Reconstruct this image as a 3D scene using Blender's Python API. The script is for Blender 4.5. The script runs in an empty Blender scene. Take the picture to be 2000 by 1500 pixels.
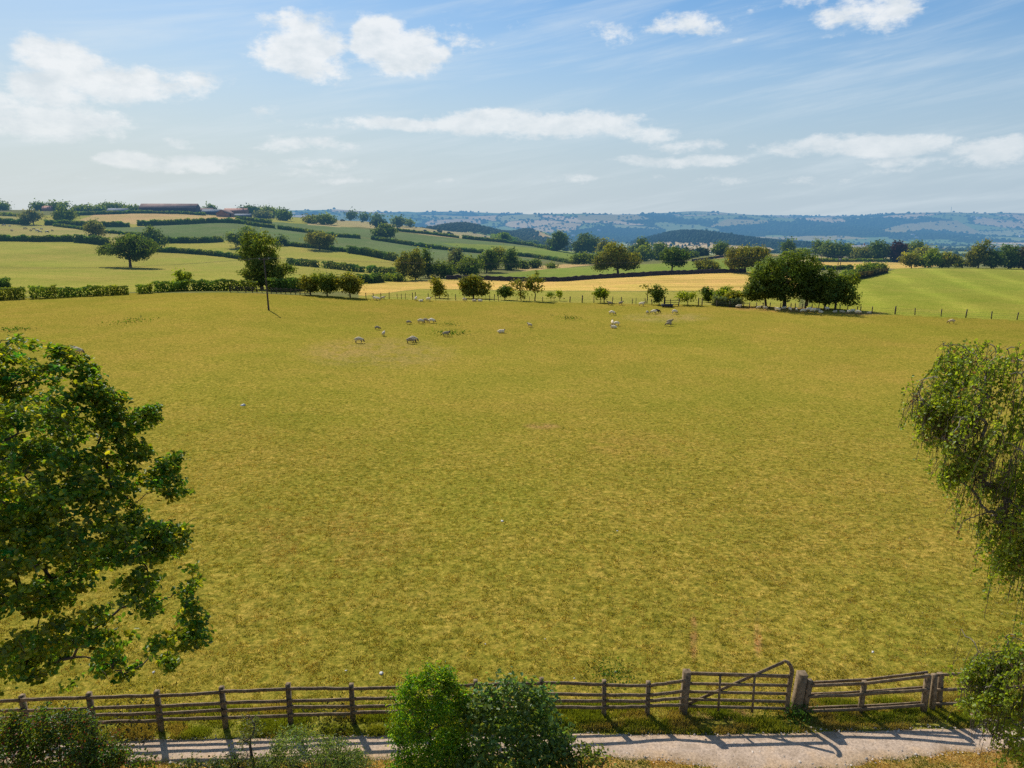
import bpy, math, random
import numpy as np
from mathutils import Vector, Matrix

# ------------------------------------------------------------------ camera model (metres; +Y looks out over the valley)
H = 14.0
F = 1386.0
P = math.radians(13.6)
cP, sP = math.cos(P), math.sin(P)
SUN_AZ = math.radians(-30)      # to the left of +Y
SUN_EL = math.radians(42)
C = bpy.context.scene.collection
RNG = np.random.default_rng(7)

def slope(py):
    b = (750.0 - np.asarray(py, float)) / F
    return (-sP + b * cP) / (cP + b * sP)
def uof(px, py):
    b = (750.0 - np.asarray(py, float)) / F
    return ((np.asarray(px, float) - 1000.0) / F) / (cP + b * sP)
def project(X, Y, Z):
    d = Y * cP - (Z - H) * sP
    v = Y * sP + (Z - H) * cP
    d = np.where(d < 0.5, 0.5, d)
    return 1000 + F * X / d, 750 - F * v / d

# ------------------------------------------------------------------ numpy noise
def _hash(ix, iy, s):
    n = (ix.astype(np.int64) * 374761393 + iy.astype(np.int64) * 668265263 + s * 1442695041) & 0x7fffffff
    n = ((n ^ (n >> 13)) * 1274126177) & 0x7fffffff
    n = (n ^ (n >> 16)) & 0x7fffffff
    return n / 2147483647.0
def vnoise(x, y, s=0):
    x = np.asarray(x, float); y = np.asarray(y, float)
    ix = np.floor(x); iy = np.floor(y); fx = x - ix; fy = y - iy
    fx = fx * fx * (3 - 2 * fx); fy = fy * fy * (3 - 2 * fy)
    ix = ix.astype(np.int64); iy = iy.astype(np.int64)
    a = _hash(ix, iy, s); b = _hash(ix + 1, iy, s); c = _hash(ix, iy + 1, s); d = _hash(ix + 1, iy + 1, s)
    return (a * (1 - fx) + b * fx) * (1 - fy) + (c * (1 - fx) + d * fx) * fy
def fbm(x, y, s=0, o=4):
    t = 0; a = 0.5; n = 0
    for k in range(o):
        t = t + a * vnoise(x * 2 ** k + 17.3 * k, y * 2 ** k - 9.1 * k, s + k); n += a; a *= 0.5
    return t / n
def voronoi(x, y, s=0):
    ix = np.floor(x).astype(np.int64); iy = np.floor(y).astype(np.int64)
    d1 = np.full(x.shape, 9.0); d2 = np.full(x.shape, 9.0); cid = np.zeros(x.shape)
    for dx in (-1, 0, 1):
        for dy in (-1, 0, 1):
            jx = ix + dx; jy = iy + dy
            qx = jx + 0.1 + 0.8 * _hash(jx, jy, s); qy = jy + 0.1 + 0.8 * _hash(jx, jy, s + 5)
            d = np.hypot(x - qx, y - qy); h = _hash(jx, jy, s + 9)
            new = d < d1
            d2 = np.where(new, d1, np.minimum(d2, d)); cid = np.where(new, h, cid); d1 = np.where(new, d, d1)
    return d1, d2, cid

# ------------------------------------------------------------------ terrain height
COMMON = [(2500, 483), (3500, 476)]
def far(top, mid=None, y0=6500):
    top = top + 4; m = mid or (top + 30)
    return [(4500, m + (476 - m) * 0.35), (5500, top + (m - top) * 0.35), (y0 + 700, top), (9500, top + 3)]
COLS = {
 -700: [(122, 600), (200, 545), (300, 505), (400, 470), (600, 432), (800, 407), (1500, 425)] + COMMON + far(412),
 0:    [(135, 586), (200, 547), (300, 507), (400, 471), (440, 462), (500, 450), (600, 434), (700, 421), (800, 409), (1500, 428)] + COMMON + far(412),
 150:  [(142, 580), (200, 552), (300, 515), (395, 474), (440, 464), (500, 453), (600, 437), (700, 421), (800, 411), (900, 409), (1500, 430)] + COMMON + far(411),
 300:  [(149, 571), (200, 553), (300, 519), (380, 492), (430, 478), (500, 462), (600, 440), (700, 424), (780, 416), (900, 413), (1500, 430)] + COMMON + far(411),
 450:  [(150, 568), (200, 555), (300, 524), (380, 503), (430, 482), (480, 473), (600, 434), (700, 427), (850, 418), (950, 413), (1500, 432)] + COMMON + far(410),
 600:  [(150, 576), (200, 561), (280, 537), (350, 514), (430, 487), (520, 468), (600, 453), (680, 441), (760, 434), (850, 432), (1000, 424), (1500, 440)] + COMMON + far(409),
 700:  [(151, 580), (200, 564), (260, 547), (330, 525), (420, 497), (520, 477), (600, 463), (680, 448), (740, 443), (850, 442), (1000, 434), (1200, 429), (1600, 446)] + COMMON + far(410),
 800:  [(152, 584), (200, 566), (260, 550), (330, 533), (420, 509), (520, 488), (600, 473), (680, 458), (740, 451), (900, 450), (1050, 442), (1200, 440), (1600, 456)] + COMMON + far(412),
 900:  [(152, 586), (200, 567), (265, 545), (300, 538), (360, 524), (420, 512), (520, 495), (600, 480), (680, 469), (740, 463), (900, 463), (1200, 458), (1700, 466)] + COMMON + far(413),
 1000: [(152, 588), (200, 568), (265, 547), (320, 533), (400, 517), (480, 503), (560, 491), (640, 479), (700, 474), (900, 480), (1700, 474)] + COMMON + far(415, 436),
 1100: [(152, 590), (200, 569), (265, 548), (320, 529), (370, 519), (450, 515), (520, 507), (600, 494), (660, 490), (900, 494), (1700, 480)] + COMMON + far(416, 440),
 1200: [(151, 592), (200, 569), (268, 542), (330, 523), (380, 515), (440, 517), (700, 506), (1700, 486)] + COMMON + far(417, 446),
 1300: [(150, 594), (200, 569), (272, 536), (330, 519), (380, 511), (420, 510), (700, 506), (1700, 487)] + COMMON + far(415, 448),
 1400: [(148, 596), (200, 569), (275, 532), (330, 518), (380, 509), (430, 499), (480, 497), (700, 501), (1700, 490)] + COMMON + far(415, 442),
 1500: [(145, 601), (200, 569), (275, 531), (330, 517), (380, 508), (440, 497), (500, 494), (700, 500), (1700, 490)] + COMMON + far(418, 445),
 1600: [(141, 607), (200, 570), (260, 540), (320, 526), (360, 523), (440, 511), (500, 505), (600, 503), (1700, 490)] + COMMON + far(418, 448),
 1700: [(138, 613), (200, 569), (245, 542), (290, 528), (350, 525), (420, 517), (480, 509), (600, 504), (1000, 500)] + COMMON + far(416, 445, 5500),
 1850: [(134, 620), (200, 570), (245, 542), (290, 526), (330, 522), (450, 521), (600, 511), (1000, 500)] + COMMON + far(412, 448, 5200),
 2000: [(130, 626), (200, 572), (245, 544), (290, 530), (330, 524), (450, 523), (600, 512), (1000, 500)] + COMMON + far(414, 450, 5000),
 2700: [(122, 640), (200, 580), (290, 538), (330, 530), (450, 525), (600, 512), (1000, 500)] + COMMON + far(412, 450, 5000),
}
NU, NL = 520, 700
LU0, LU1 = -1.45, 1.45
LL0, LL1 = math.log(20.0), math.log(9500.0)
_ug = np.linspace(LU0, LU1, NU); _lg = np.linspace(LL0, LL1, NL); _Yg = np.exp(_lg)
_cu, _cz = [], []
for pxc, nodes in COLS.items():
    Yn = [20.0]; zn = [0.0]
    zb = H + nodes[0][0] * float(slope(nodes[0][1]))
    Yn += [40.0, 70.0, 98.0]; zn += [zb * 0.24, zb * 0.60, zb * 0.88]
    for (Y, py) in nodes:
        Yn.append(Y); zn.append(H + Y * float(slope(py)))
    _cu.append(float(uof(pxc, 500))); _cz.append(np.interp(_Yg, Yn, zn))
_cu = np.array(_cu); _cz = np.array(_cz)
_G = np.empty((NU, NL))
for j in range(NL):
    _G[:, j] = np.interp(_ug, _cu, _cz[:, j])
def _blur(A, s, ax):
    k = np.exp(-0.5 * (np.arange(-int(3 * s), int(3 * s) + 1) / s) ** 2); k /= k.sum()
    r = len(k) // 2
    pad = [(0, 0), (0, 0)]; pad[ax] = (r, r)
    B = np.pad(A, pad, mode='edge'); out = np.zeros_like(A)
    for i, w in enumerate(k):
        out += w * (B[i:i + A.shape[0], :] if ax == 0 else B[:, i:i + A.shape[1]])
    return out
_G = _blur(_blur(_G, 5.0, 0), 2.2, 1)
# (px, Y, rise in pixels, half width in pixels, half depth m)
BUMPS = [(900, 1750, 22, 48, 200), (965, 1900, 9, 50, 240), (1040, 2300, 30, 42, 320), (1325, 2100, 22, 55, 300), (1430, 1950, 12, 85, 280), (1570, 1850, 4, 80, 240),
         (1380, 6700, 6, 90, 700), (1880, 5600, 4, 80, 600), (1200, 5200, 10, 110, 500), (1780, 4300, 8, 120, 450), (640, 5200, 12, 120, 500)]
def zf(X, Y):
    X = np.asarray(X, float); Y = np.asarray(Y, float)
    Yc = np.clip(Y, 20.0, 9400.0)
    u = np.clip(X / Yc, LU0, LU1 - 1e-6); l = np.log(Yc)
    fu = (u - LU0) / (LU1 - LU0) * (NU - 1); fl = (l - LL0) / (LL1 - LL0) * (NL - 1)
    iu = np.clip(fu.astype(int), 0, NU - 2); il = np.clip(fl.astype(int), 0, NL - 2)
    fu = fu - iu; fl = fl - il
    z = (_G[iu, il] * (1 - fu) + _G[iu + 1, il] * fu) * (1 - fl) + (_G[iu, il + 1] * (1 - fu) + _G[iu + 1, il + 1] * fu) * fl
    for (px, by, rise, hw, hd) in BUMPS:
        bx = float(uof(px, 450)) * by; w = hw / F * by
        z = z + rise / F * by * np.exp(-0.5 * (((X - bx) / w) ** 2 + ((Y - by) / hd) ** 2))
    amp = np.clip((Yc - 25) / 120, 0, 1)
    z = z + amp * (0.5 * (vnoise(X / 23, Y / 23, 3) - 0.5) + 0.10 * (vnoise(X / 6, Y / 6, 4) - 0.5))
    amp2 = np.clip((Yc - 2600) / 2500, 0, 1)
    z = z + amp2 * 70 * (fbm(X / 900, Y / 900, 11, 4) - 0.5)
    return z
def hit(px, py, y0=10.5, y1=9400.0, n=1600):
    px = np.atleast_1d(np.asarray(px, float)); py = np.atleast_1d(np.asarray(py, float))
    Ys = np.exp(np.linspace(math.log(y0), math.log(y1), n))
    out = np.full((len(px), 3), np.nan)
    for a in range(0, len(px), 512):
        s = slope(py[a:a + 512])[:, None]; u = uof(px[a:a + 512], py[a:a + 512])[:, None]
        YY = np.broadcast_to(Ys[None, :], (s.shape[0], n))
        zz = zf(u * YY, YY); zr = H + s * YY
        under = zz >= zr
        k = np.argmax(under, axis=1); ok = under.any(axis=1) & (k > 0)
        r = np.arange(len(k)); k0 = np.maximum(k - 1, 0)
        d0 = (zr - zz)[r, k0]; d1 = (zr - zz)[r, k]
        t = np.where(ok, d0 / np.where(abs(d0 - d1) < 1e-9, 1, d0 - d1), 0)
        Y = Ys[k0] + t * (Ys[k] - Ys[k0]); X = u[:, 0] * Y
        res = np.stack([X, Y, zf(X, Y)], 1); res[~ok] = np.nan
        out[a:a + 512] = res
    return out
def ground(px, py, Y=None):
    """a point on the terrain seen at that place, or at a given distance Y along that bearing"""
    if Y is not None:
        X = float(uof(px, py)) * Y
        return Vector((X, Y, float(zf(np.array([X]), np.array([Y]))[0])))
    h = hit([px], [py])[0]
    if np.isnan(h[0]):
        print('MISS', px, py); return ground(px, py, 800.0)
    return Vector(h.tolist())
def height_at(py, Y):
    return H + Y * float(slope(py))

# ------------------------------------------------------------------ materials
def nodes_of(m):
    m.use_nodes = True
    nt = m.node_tree; nt.nodes.clear(); return nt
def N(nt, t, **kw):
    n = nt.nodes.new(t)
    for k, v in kw.items():
        if k.startswith('i_'):
            key = k[2:]
            n.inputs[int(key) if key.isdigit() else key.replace('_', ' ')].default_value = v
        else: setattr(n, k, v)
    return n
HZ = bpy.data.node_groups.new('painted_aerial_haze', 'ShaderNodeTree')  # haze painted into every material: blue emission that grows with distance from the origin
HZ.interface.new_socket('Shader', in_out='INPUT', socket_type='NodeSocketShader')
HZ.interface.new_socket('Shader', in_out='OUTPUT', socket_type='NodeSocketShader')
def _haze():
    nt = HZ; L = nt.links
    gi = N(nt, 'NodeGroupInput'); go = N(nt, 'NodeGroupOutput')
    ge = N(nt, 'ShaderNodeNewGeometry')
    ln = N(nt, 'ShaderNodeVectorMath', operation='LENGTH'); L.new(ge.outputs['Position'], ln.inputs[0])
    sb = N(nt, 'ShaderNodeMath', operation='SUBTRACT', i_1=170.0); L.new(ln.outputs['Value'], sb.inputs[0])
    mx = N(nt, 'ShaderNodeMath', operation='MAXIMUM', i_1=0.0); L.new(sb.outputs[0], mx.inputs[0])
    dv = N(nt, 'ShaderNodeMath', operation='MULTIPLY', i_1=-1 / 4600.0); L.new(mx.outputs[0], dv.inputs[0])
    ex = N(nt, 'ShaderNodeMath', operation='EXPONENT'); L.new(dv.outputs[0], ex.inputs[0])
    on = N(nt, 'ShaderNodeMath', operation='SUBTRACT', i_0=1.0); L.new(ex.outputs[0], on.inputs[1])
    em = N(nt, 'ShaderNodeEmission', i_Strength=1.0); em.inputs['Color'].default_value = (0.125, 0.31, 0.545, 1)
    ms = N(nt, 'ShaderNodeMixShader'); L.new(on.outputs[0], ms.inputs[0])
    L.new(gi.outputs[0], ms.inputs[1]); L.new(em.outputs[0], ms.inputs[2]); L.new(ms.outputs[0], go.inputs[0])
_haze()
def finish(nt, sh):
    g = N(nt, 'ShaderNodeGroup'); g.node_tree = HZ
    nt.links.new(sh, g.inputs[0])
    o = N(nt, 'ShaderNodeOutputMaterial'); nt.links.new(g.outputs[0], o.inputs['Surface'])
def noise(nt, vec, scale, detail=4, rough=0.6):
    n = N(nt, 'ShaderNodeTexNoise'); n.inputs['Scale'].default_value = scale
    n.inputs['Detail'].default_value = detail; n.inputs['Roughness'].default_value = rough
    nt.links.new(vec, n.inputs['Vector']); return n.outputs['Fac']
def ramp(nt, fac, stops):
    r = N(nt, 'ShaderNodeValToRGB'); nt.links.new(fac, r.inputs[0]); e = r.color_ramp.elements
    while len(e) < len(stops): e.new(0.5)
    for i, (p, c) in enumerate(stops):
        e[i].position = p; e[i].color = (c[0], c[1], c[2], 1) if len(c) == 3 else c
    return r.outputs[0]
def mulc(nt, a, b, fac=1.0, mode='MULTIPLY'):
    m = N(nt, 'ShaderNodeMix', data_type='RGBA', blend_type=mode)
    if isinstance(fac, (int, float)): m.inputs[0].default_value = fac
    else: nt.links.new(fac, m.inputs[0])
    for s, v in ((m.inputs[6], a), (m.inputs[7], b)):
        if isinstance(v, tuple): s.default_value = (v[0], v[1], v[2], 1)
        else: nt.links.new(v, s)
    return m.outputs[2]
def mathn(nt, op, a, b=None):
    m = N(nt, 'ShaderNodeMath', operation=op)
    for s, v in ((m.inputs[0], a), (m.inputs[1], b)):
        if v is None: continue
        if isinstance(v, (int, float)): s.default_value = v
        else: nt.links.new(v, s)
    return m.outputs[0]
def scaled(nt, vec, sx, sy, sz):
    m = N(nt, 'ShaderNodeVectorMath', operation='MULTIPLY'); m.inputs[1].default_value = (sx, sy, sz)
    nt.links.new(vec, m.inputs[0]); return m.outputs[0]

def mat_ground():
    m = bpy.data.materials.new('pasture_ground'); nt = nodes_of(m); L = nt.links
    at = N(nt, 'ShaderNodeAttribute', attribute_name='Col')
    ge = N(nt, 'ShaderNodeNewGeometry'); pos = ge.outputs['Position']
    n0 = noise(nt, pos, 4.5, 5, 0.8)
    n1 = noise(nt, scaled(nt, pos, 1, 1.0, 1), 1.5, 3, 0.7)
    n2 = noise(nt, pos, 0.16, 3, 0.62)
    n3 = noise(nt, pos, 0.03, 2, 0.6)
    c = at.outputs['Color']
    c = mulc(nt, c, ramp(nt, n1, [(0.32, (0.82, 0.86, 0.78)), (0.46, (0.96, 0.98, 0.95)), (0.56, (1.03, 1.01, 1.04)), (0.70, (1.16, 1.10, 1.3))]))
    c = mulc(nt, c, ramp(nt, n0, [(0.33, (0.20, 0.28, 0.25)), (0.45, (0.82, 0.88, 0.82)), (0.55, (1.2, 1.16, 1.15)), (0.66, (2.0, 1.8, 2.3))]))
    c = mulc(nt, c, ramp(nt, n2, [(0.38, (0.92, 0.96, 0.92)), (0.5, (1, 1, 1)), (0.62, (1.07, 1.02, 1.12))]))
    c = mulc(nt, c, ramp(nt, n3, [(0.35, (0.93, 0.98, 0.92)), (0.5, (1, 1, 1)), (0.66, (1.08, 1.02, 1.1))]))
    b = N(nt, 'ShaderNodeBump'); b.inputs['Distance'].default_value = 0.12; b.inputs['Strength'].default_value = 0.75
    hsum = mathn(nt, 'ADD', mathn(nt, 'MULTIPLY', n1, 0.25), mathn(nt, 'MULTIPLY', n0, 0.75))
    L.new(hsum, b.inputs['Height'])
    d = N(nt, 'ShaderNodeBsdfDiffuse'); L.new(c, d.inputs['Color']); L.new(b.outputs[0], d.inputs['Normal'])
    finish(nt, d.outputs[0]); return m

def mat_simple(name, col, var=0.35, scale=6.0, rough=0.85, stretch=(1, 1, 1), bump=0.0, objcol=False, metallic=0.0, spec=0.3):
    m = bpy.data.materials.new(name); nt = nodes_of(m); L = nt.links
    tc = N(nt, 'ShaderNodeTexCoord'); v = scaled(nt, tc.outputs['Object'], *stretch)
    n = noise(nt, v, scale, 5, 0.65)
    lo, hi = 1 - var, 1 + var
    c = mulc(nt, tuple(col), ramp(nt, n, [(0.3, (lo, lo, lo)), (0.7, (hi, hi, hi))]))
    if objcol:
        oi = N(nt, 'ShaderNodeObjectInfo'); c = mulc(nt, c, oi.outputs['Color'])
    p = N(nt, 'ShaderNodeBsdfPrincipled'); p.inputs['Roughness'].default_value = rough
    p.inputs['Metallic'].default_value = metallic; p.inputs['Specular IOR Level'].default_value = spec
    L.new(c, p.inputs['Base Color'])
    if bump:
        b = N(nt, 'ShaderNodeBump'); b.inputs['Distance'].default_value = bump; b.inputs['Strength'].default_value = 0.8
        L.new(n, b.inputs['Height']); L.new(b.outputs[0], p.inputs['Normal'])
    finish(nt, p.outputs[0]); return m

def mat_leaf(name='foliage', trans=0.35, gloss=0.06, rough=0.38):
    m = bpy.data.materials.new(name); nt = nodes_of(m); L = nt.links
    at = N(nt, 'ShaderNodeAttribute', attribute_name='Col')
    oi = N(nt, 'ShaderNodeObjectInfo'); c = mulc(nt, at.outputs['Color'], oi.outputs['Color'])
    d = N(nt, 'ShaderNodeBsdfDiffuse'); L.new(c, d.inputs['Color'])
    t = N(nt, 'ShaderNodeBsdfTranslucent'); L.new(mulc(nt, c, (2.0, 1.75, 0.6)), t.inputs['Color'])
    a = N(nt, 'ShaderNodeMixShader'); a.inputs[0].default_value = trans; L.new(d.outputs[0], a.inputs[1]); L.new(t.outputs[0], a.inputs[2])
    g = N(nt, 'ShaderNodeBsdfGlossy'); g.inputs['Roughness'].default_value = rough; g.inputs['Color'].default_value = (0.9, 0.95, 1, 1)
    b = N(nt, 'ShaderNodeMixShader'); b.inputs[0].default_value = gloss; L.new(a.outputs[0], b.inputs[1]); L.new(g.outputs[0], b.inputs[2])
    finish(nt, b.outputs[0]); return m

M_GROUND = mat_ground()
M_LEAF = mat_leaf('foliage', 0.40, 0.008, 0.6)
M_NEARLEAF = mat_leaf('broad_leaf', 0.5, 0.018, 0.42)
M_GRASS = mat_leaf('grass_blade', 0.35, 0.02, 0.5)
M_BARK = mat_simple('bark', (0.075, 0.058, 0.042), 0.45, 5, 0.95, (1, 1, 0.3), 0.03)
M_WOOD = mat_simple('weathered_fence_wood', (0.20, 0.143, 0.085), 0.6, 9, 0.9, (1, 1, 1), 0.01)
M_POLE = mat_simple('creosoted_pole_wood', (0.075, 0.06, 0.05), 0.3, 3, 0.9, (1, 1, .2))
M_WIRE = mat_simple('wire_metal', (0.16, 0.165, 0.17), 0.1, 3, 0.9, spec=0)
M_WALLSTONE = mat_simple('dark_walling_stone', (0.055, 0.042, 0.038), 0.7, 1.2, 0.95, (1, 1, 1.6), 0.1)
M_ROCK = mat_simple('pale_stone', (0.62, 0.6, 0.56), 0.2, 9, 0.9)

# ------------------------------------------------------------------ mesh helpers
def mk(name, V, Q=None, T=None, mats=(), col=None, mi=None, smooth=False):
    V = np.asarray(V, np.float32).reshape(-1, 3)
    me = bpy.data.meshes.new(name)
    loops = []; tot = []
    if Q is not None and len(Q): loops.append(np.asarray(Q, np.int32).ravel()); tot.append(np.full(len(Q), 4, np.int32))
    if T is not None and len(T): loops.append(np.asarray(T, np.int32).ravel()); tot.append(np.full(len(T), 3, np.int32))
    lp = np.concatenate(loops); tt = np.concatenate(tot); st = np.concatenate([[0], np.cumsum(tt)[:-1]]).astype(np.int32)
    me.vertices.add(len(V)); me.vertices.foreach_set('co', V.ravel())
    me.loops.add(len(lp)); me.loops.foreach_set('vertex_index', lp)
    me.polygons.add(len(tt)); me.polygons.foreach_set('loop_start', st); me.polygons.foreach_set('loop_total', tt)
    if smooth: me.polygons.foreach_set('use_smooth', np.ones(len(tt), bool))
    for m in mats: me.materials.append(m)
    if mi is not None: me.polygons.foreach_set('material_index', np.asarray(mi, np.int32))
    if col is not None:
        a = me.color_attributes.new('Col', 'FLOAT_COLOR', 'POINT')
        c = np.ones((len(V), 4), np.float32); c[:, :3] = col
        a.data.foreach_set('color', c.ravel())
    me.update(calc_edges=True)
    return me
def link(name, me, parent=None, loc=None):
    o = bpy.data.objects.new(name, me); C.objects.link(o)
    if parent is not None: o.parent = parent
    if loc is not None: o.location = loc
    return o
def tag(o, label=None, cat=None, group=None, kind=None):
    if label: o['label'] = label
    if cat: o['category'] = cat
    if group: o['group'] = group
    if kind: o['kind'] = kind
    return o
def thing(name, label, cat, loc=(0, 0, 0), group=None):
    o = bpy.data.objects.new(name, None); C.objects.link(o); o.location = loc
    o.empty_display_size = 0.3
    return tag(o, label, cat, group)

class MB:
    """collects verts and quads/tris"""
    def __init__(s): s.V = []; s.Q = []; s.T = []; s.n = 0
    def add(s, V, Q=None, T=None):
        V = np.asarray(V, float).reshape(-1, 3)
        if Q is not None and len(Q): s.Q.append(np.asarray(Q) + s.n)
        if T is not None and len(T): s.T.append(np.asarray(T) + s.n)
        s.V.append(V); s.n += len(V)
    def beam(s, p, q, w, h, up=(0, 0, 1), taper=1.0, seg=1, wob=0.0):
        p = np.array(p, float); q = np.array(q, float); d = q - p; L = np.linalg.norm(d); d /= L
        up = np.array(up, float)
        if abs(np.dot(up, d)) > 0.95: up = np.array((0, 1, 0.))
        r = np.cross(d, up); r /= np.linalg.norm(r); u = np.cross(r, d)
        V = []
        for k in range(seg + 1):
            t = k / seg; c = p + (q - p) * t
            if wob and 0 < k < seg: c = c + r * RNG.normal(0, wob) + u * RNG.normal(0, wob)
            f = 1 + (taper - 1) * t
            for a, b in ((-1, -1), (1, -1), (1, 1), (-1, 1)): V.append(c + r * a * w / 2 * f + u * b * h / 2 * f)
        Q = [(0, 3, 2, 1), tuple(seg * 4 + i for i in range(4))]
        for k in range(seg):
            for i in range(4):
                j = (i + 1) % 4; Q.append((k * 4 + i, k * 4 + j, k * 4 + 4 + j, k * 4 + 4 + i))
        s.add(V, Q)
    def tube(s, pts, rad, n=6, cap=True):
        pts = np.array(pts, float); m = len(pts)
        rad = np.broadcast_to(np.asarray(rad, float), (m,))
        V = []
        prev = None
        for k in range(m):
            d = pts[min(k + 1, m - 1)] - pts[max(k - 1, 0)]; d /= (np.linalg.norm(d) + 1e-9)
            ref = np.array((1, 0, 0.)) if abs(d[0]) < 0.8 else np.array((0, 1, 0.))
            if prev is not None: ref = prev
            r = ref - d * np.dot(ref, d); r /= (np.linalg.norm(r) + 1e-9); prev = r; u = np.cross(d, r)
            for i in range(n):
                a = 2 * math.pi * i / n; V.append(pts[k] + (r * math.cos(a) + u * math.sin(a)) * rad[k])
        Q = []
        for k in range(m - 1):
            for i in range(n):
                j = (i + 1) % n; Q.append((k * n + i, k * n + j, k * n + n + j, k * n + n + i))
        T = []
        if cap:
            V.append(pts[-1]); c = len(V) - 1
            for i in range(n): T.append(((m - 1) * n + i, (m - 1) * n + (i + 1) % n, c))
        s.add(V, Q, T)
    def box(s, c, d, rz=0.0):
        c = np.array(c, float); hx, hy, hz = np.array(d) / 2.0
        V = []
        for z in (-hz, hz):
            for x, y in ((-hx, -hy), (hx, -hy), (hx, hy), (-hx, hy)):
                V.append(c + (x * math.cos(rz) - y * math.sin(rz), x * math.sin(rz) + y * math.cos(rz), z))
        s.add(V, [(0, 3, 2, 1), (4, 5, 6, 7), (0, 1, 5, 4), (1, 2, 6, 5), (2, 3, 7, 6), (3, 0, 4, 7)])
    def mesh(s, name, mats, smooth=False, col=None):
        return mk(name, np.concatenate(s.V), np.concatenate(s.Q) if s.Q else None, np.concatenate(s.T) if s.T else None, mats, col=col, smooth=smooth)
    def build(s, name, mat, parent=None, smooth=False):
        return link(name, s.mesh(name, [mat], smooth), parent)

# leaves: folded two-quad blades; centres (n,3), normals (n,3), size (n,), colours (n,3)
def leaf_arrays(Pc, Nn, size, col, aspect=0.55, rng=RNG, simple=False, droop=None):
    n = len(Pc)
    Nn = Nn / (np.linalg.norm(Nn, axis=1, keepdims=True) + 1e-9)
    r = rng.normal(size=(n, 3))
    if droop is not None: r = r * 0.5 + np.array(droop)
    a = r - Nn * np.sum(r * Nn, 1, keepdims=True); a /= (np.linalg.norm(a, axis=1, keepdims=True) + 1e-9)
    b = np.cross(Nn, a)
    s = np.asarray(size).reshape(-1, 1)
    if simple:
        V = np.stack([Pc - a * s * .5, Pc + b * s * .5 * aspect - a * s * .05, Pc + a * s * .5, Pc - b * s * .5 * aspect + a * s * .05], 1)
        Q = (np.arange(n) * 4)[:, None] + np.array([0, 1, 2, 3])[None]
        return V.reshape(-1, 3), Q, np.repeat(col, 4, 0)
    fold = 0.22 * s
    V = np.stack([Pc - a * s * .5, Pc - a * s * .12 + b * s * .5 * aspect + Nn * fold, Pc + a * s * .28 + b * s * .38 * aspect + Nn * fold * .8, Pc + a * s * .5,
                  Pc + a * s * .28 - b * s * .38 * aspect + Nn * fold * .8, Pc - a * s * .12 - b * s * .5 * aspect + Nn * fold], 1)
    base = (np.arange(n) * 6)[:, None]
    Q = np.concatenate([base + np.array([0, 1, 2, 3])[None], base + np.array([0, 3, 4, 5])[None]], 0)
    return V.reshape(-1, 3), Q, np.repeat(col, 6, 0)

def unit(v): return v / (np.linalg.norm(v, axis=-1, keepdims=True) + 1e-9)

def skeleton(base, clumps, trunk_top, r_trunk, rng, nseg=3, droop=0.0, r_tip=0.012, jitter=0.06, sides=5, mb=None):
    """grow limbs from a trunk to every clump centre; returns a MB of tapered limbs"""
    mb = mb or MB()
    base = np.array(base, float); tt = np.array(trunk_top, float)
    Hh = np.linalg.norm(tt - base)
    nodes = []; par = []
    K = 7
    for k in range(K + 1):
        t = k / K; p = base + (tt - base) * t
        if 0 < k: p = p + rng.normal(0, 0.02 * Hh, 3) * np.array([1, 1, 0.2]) * min(1, t * 2)
        nodes.append(p); par.append(k - 1)
    order = np.argsort(np.linalg.norm(clumps - (base + (tt - base) * .5), axis=1))
    start = max(1, int(K * 0.3))
    tips = []
    for ci in order:
        c = clumps[ci]
        A = np.array(nodes)[start:]
        dv = c - A; d = np.linalg.norm(dv, axis=1)
        cost = d + 0.9 * np.maximum(0, A[:, 2] - c[2] + 0.25 * np.linalg.norm((c - A)[:, :2], axis=1))
        j = int(np.argmin(cost)) + start
        p0 = nodes[j]; last = j; L = np.linalg.norm(c - p0)
        for k in range(1, nseg + 1):
            t = k / nseg
            p = p0 + (c - p0) * t + rng.normal(0, jitter * L, 3) * (1 if k < nseg else 0)
            p = p + np.array([0, 0, 1]) * 0.10 * L * math.sin(math.pi * t)
            nodes.append(p); par.append(last); last = len(nodes) - 1
        tips.append(last)
    w = np.zeros(len(nodes))
    for t in tips: w[t] += 1
    for i in range(len(nodes) - 1, 0, -1): w[par[i]] += w[i]
    wt = w[start] if w[start] > 0 else w.max()
    rad = np.maximum(r_tip, r_trunk * (np.clip(w, 0.5, None) / wt) ** 0.5); rad[:start + 1] = np.linspace(r_trunk * 1.35, r_trunk, start + 1)
    for i in range(1, len(nodes)):
        a = par[i]; mb.tube([nodes[a], nodes[i]], [min(rad[a], rad[i] * 1.6) if a > K else rad[a], rad[i]], sides, cap=False)
    return mb

LEAFC = {'dark': (0.086, 0.132, 0.026), 'mid': (0.122, 0.170, 0.028), 'olive': (0.175, 0.185, 0.032), 'bright': (0.17, 0.23, 0.022),
         'pale': (0.14, 0.155, 0.062), 'purple': (0.045, 0.022, 0.03), 'blue': (0.035, 0.065, 0.035), 'yellow': (0.19, 0.20, 0.025)}

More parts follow.
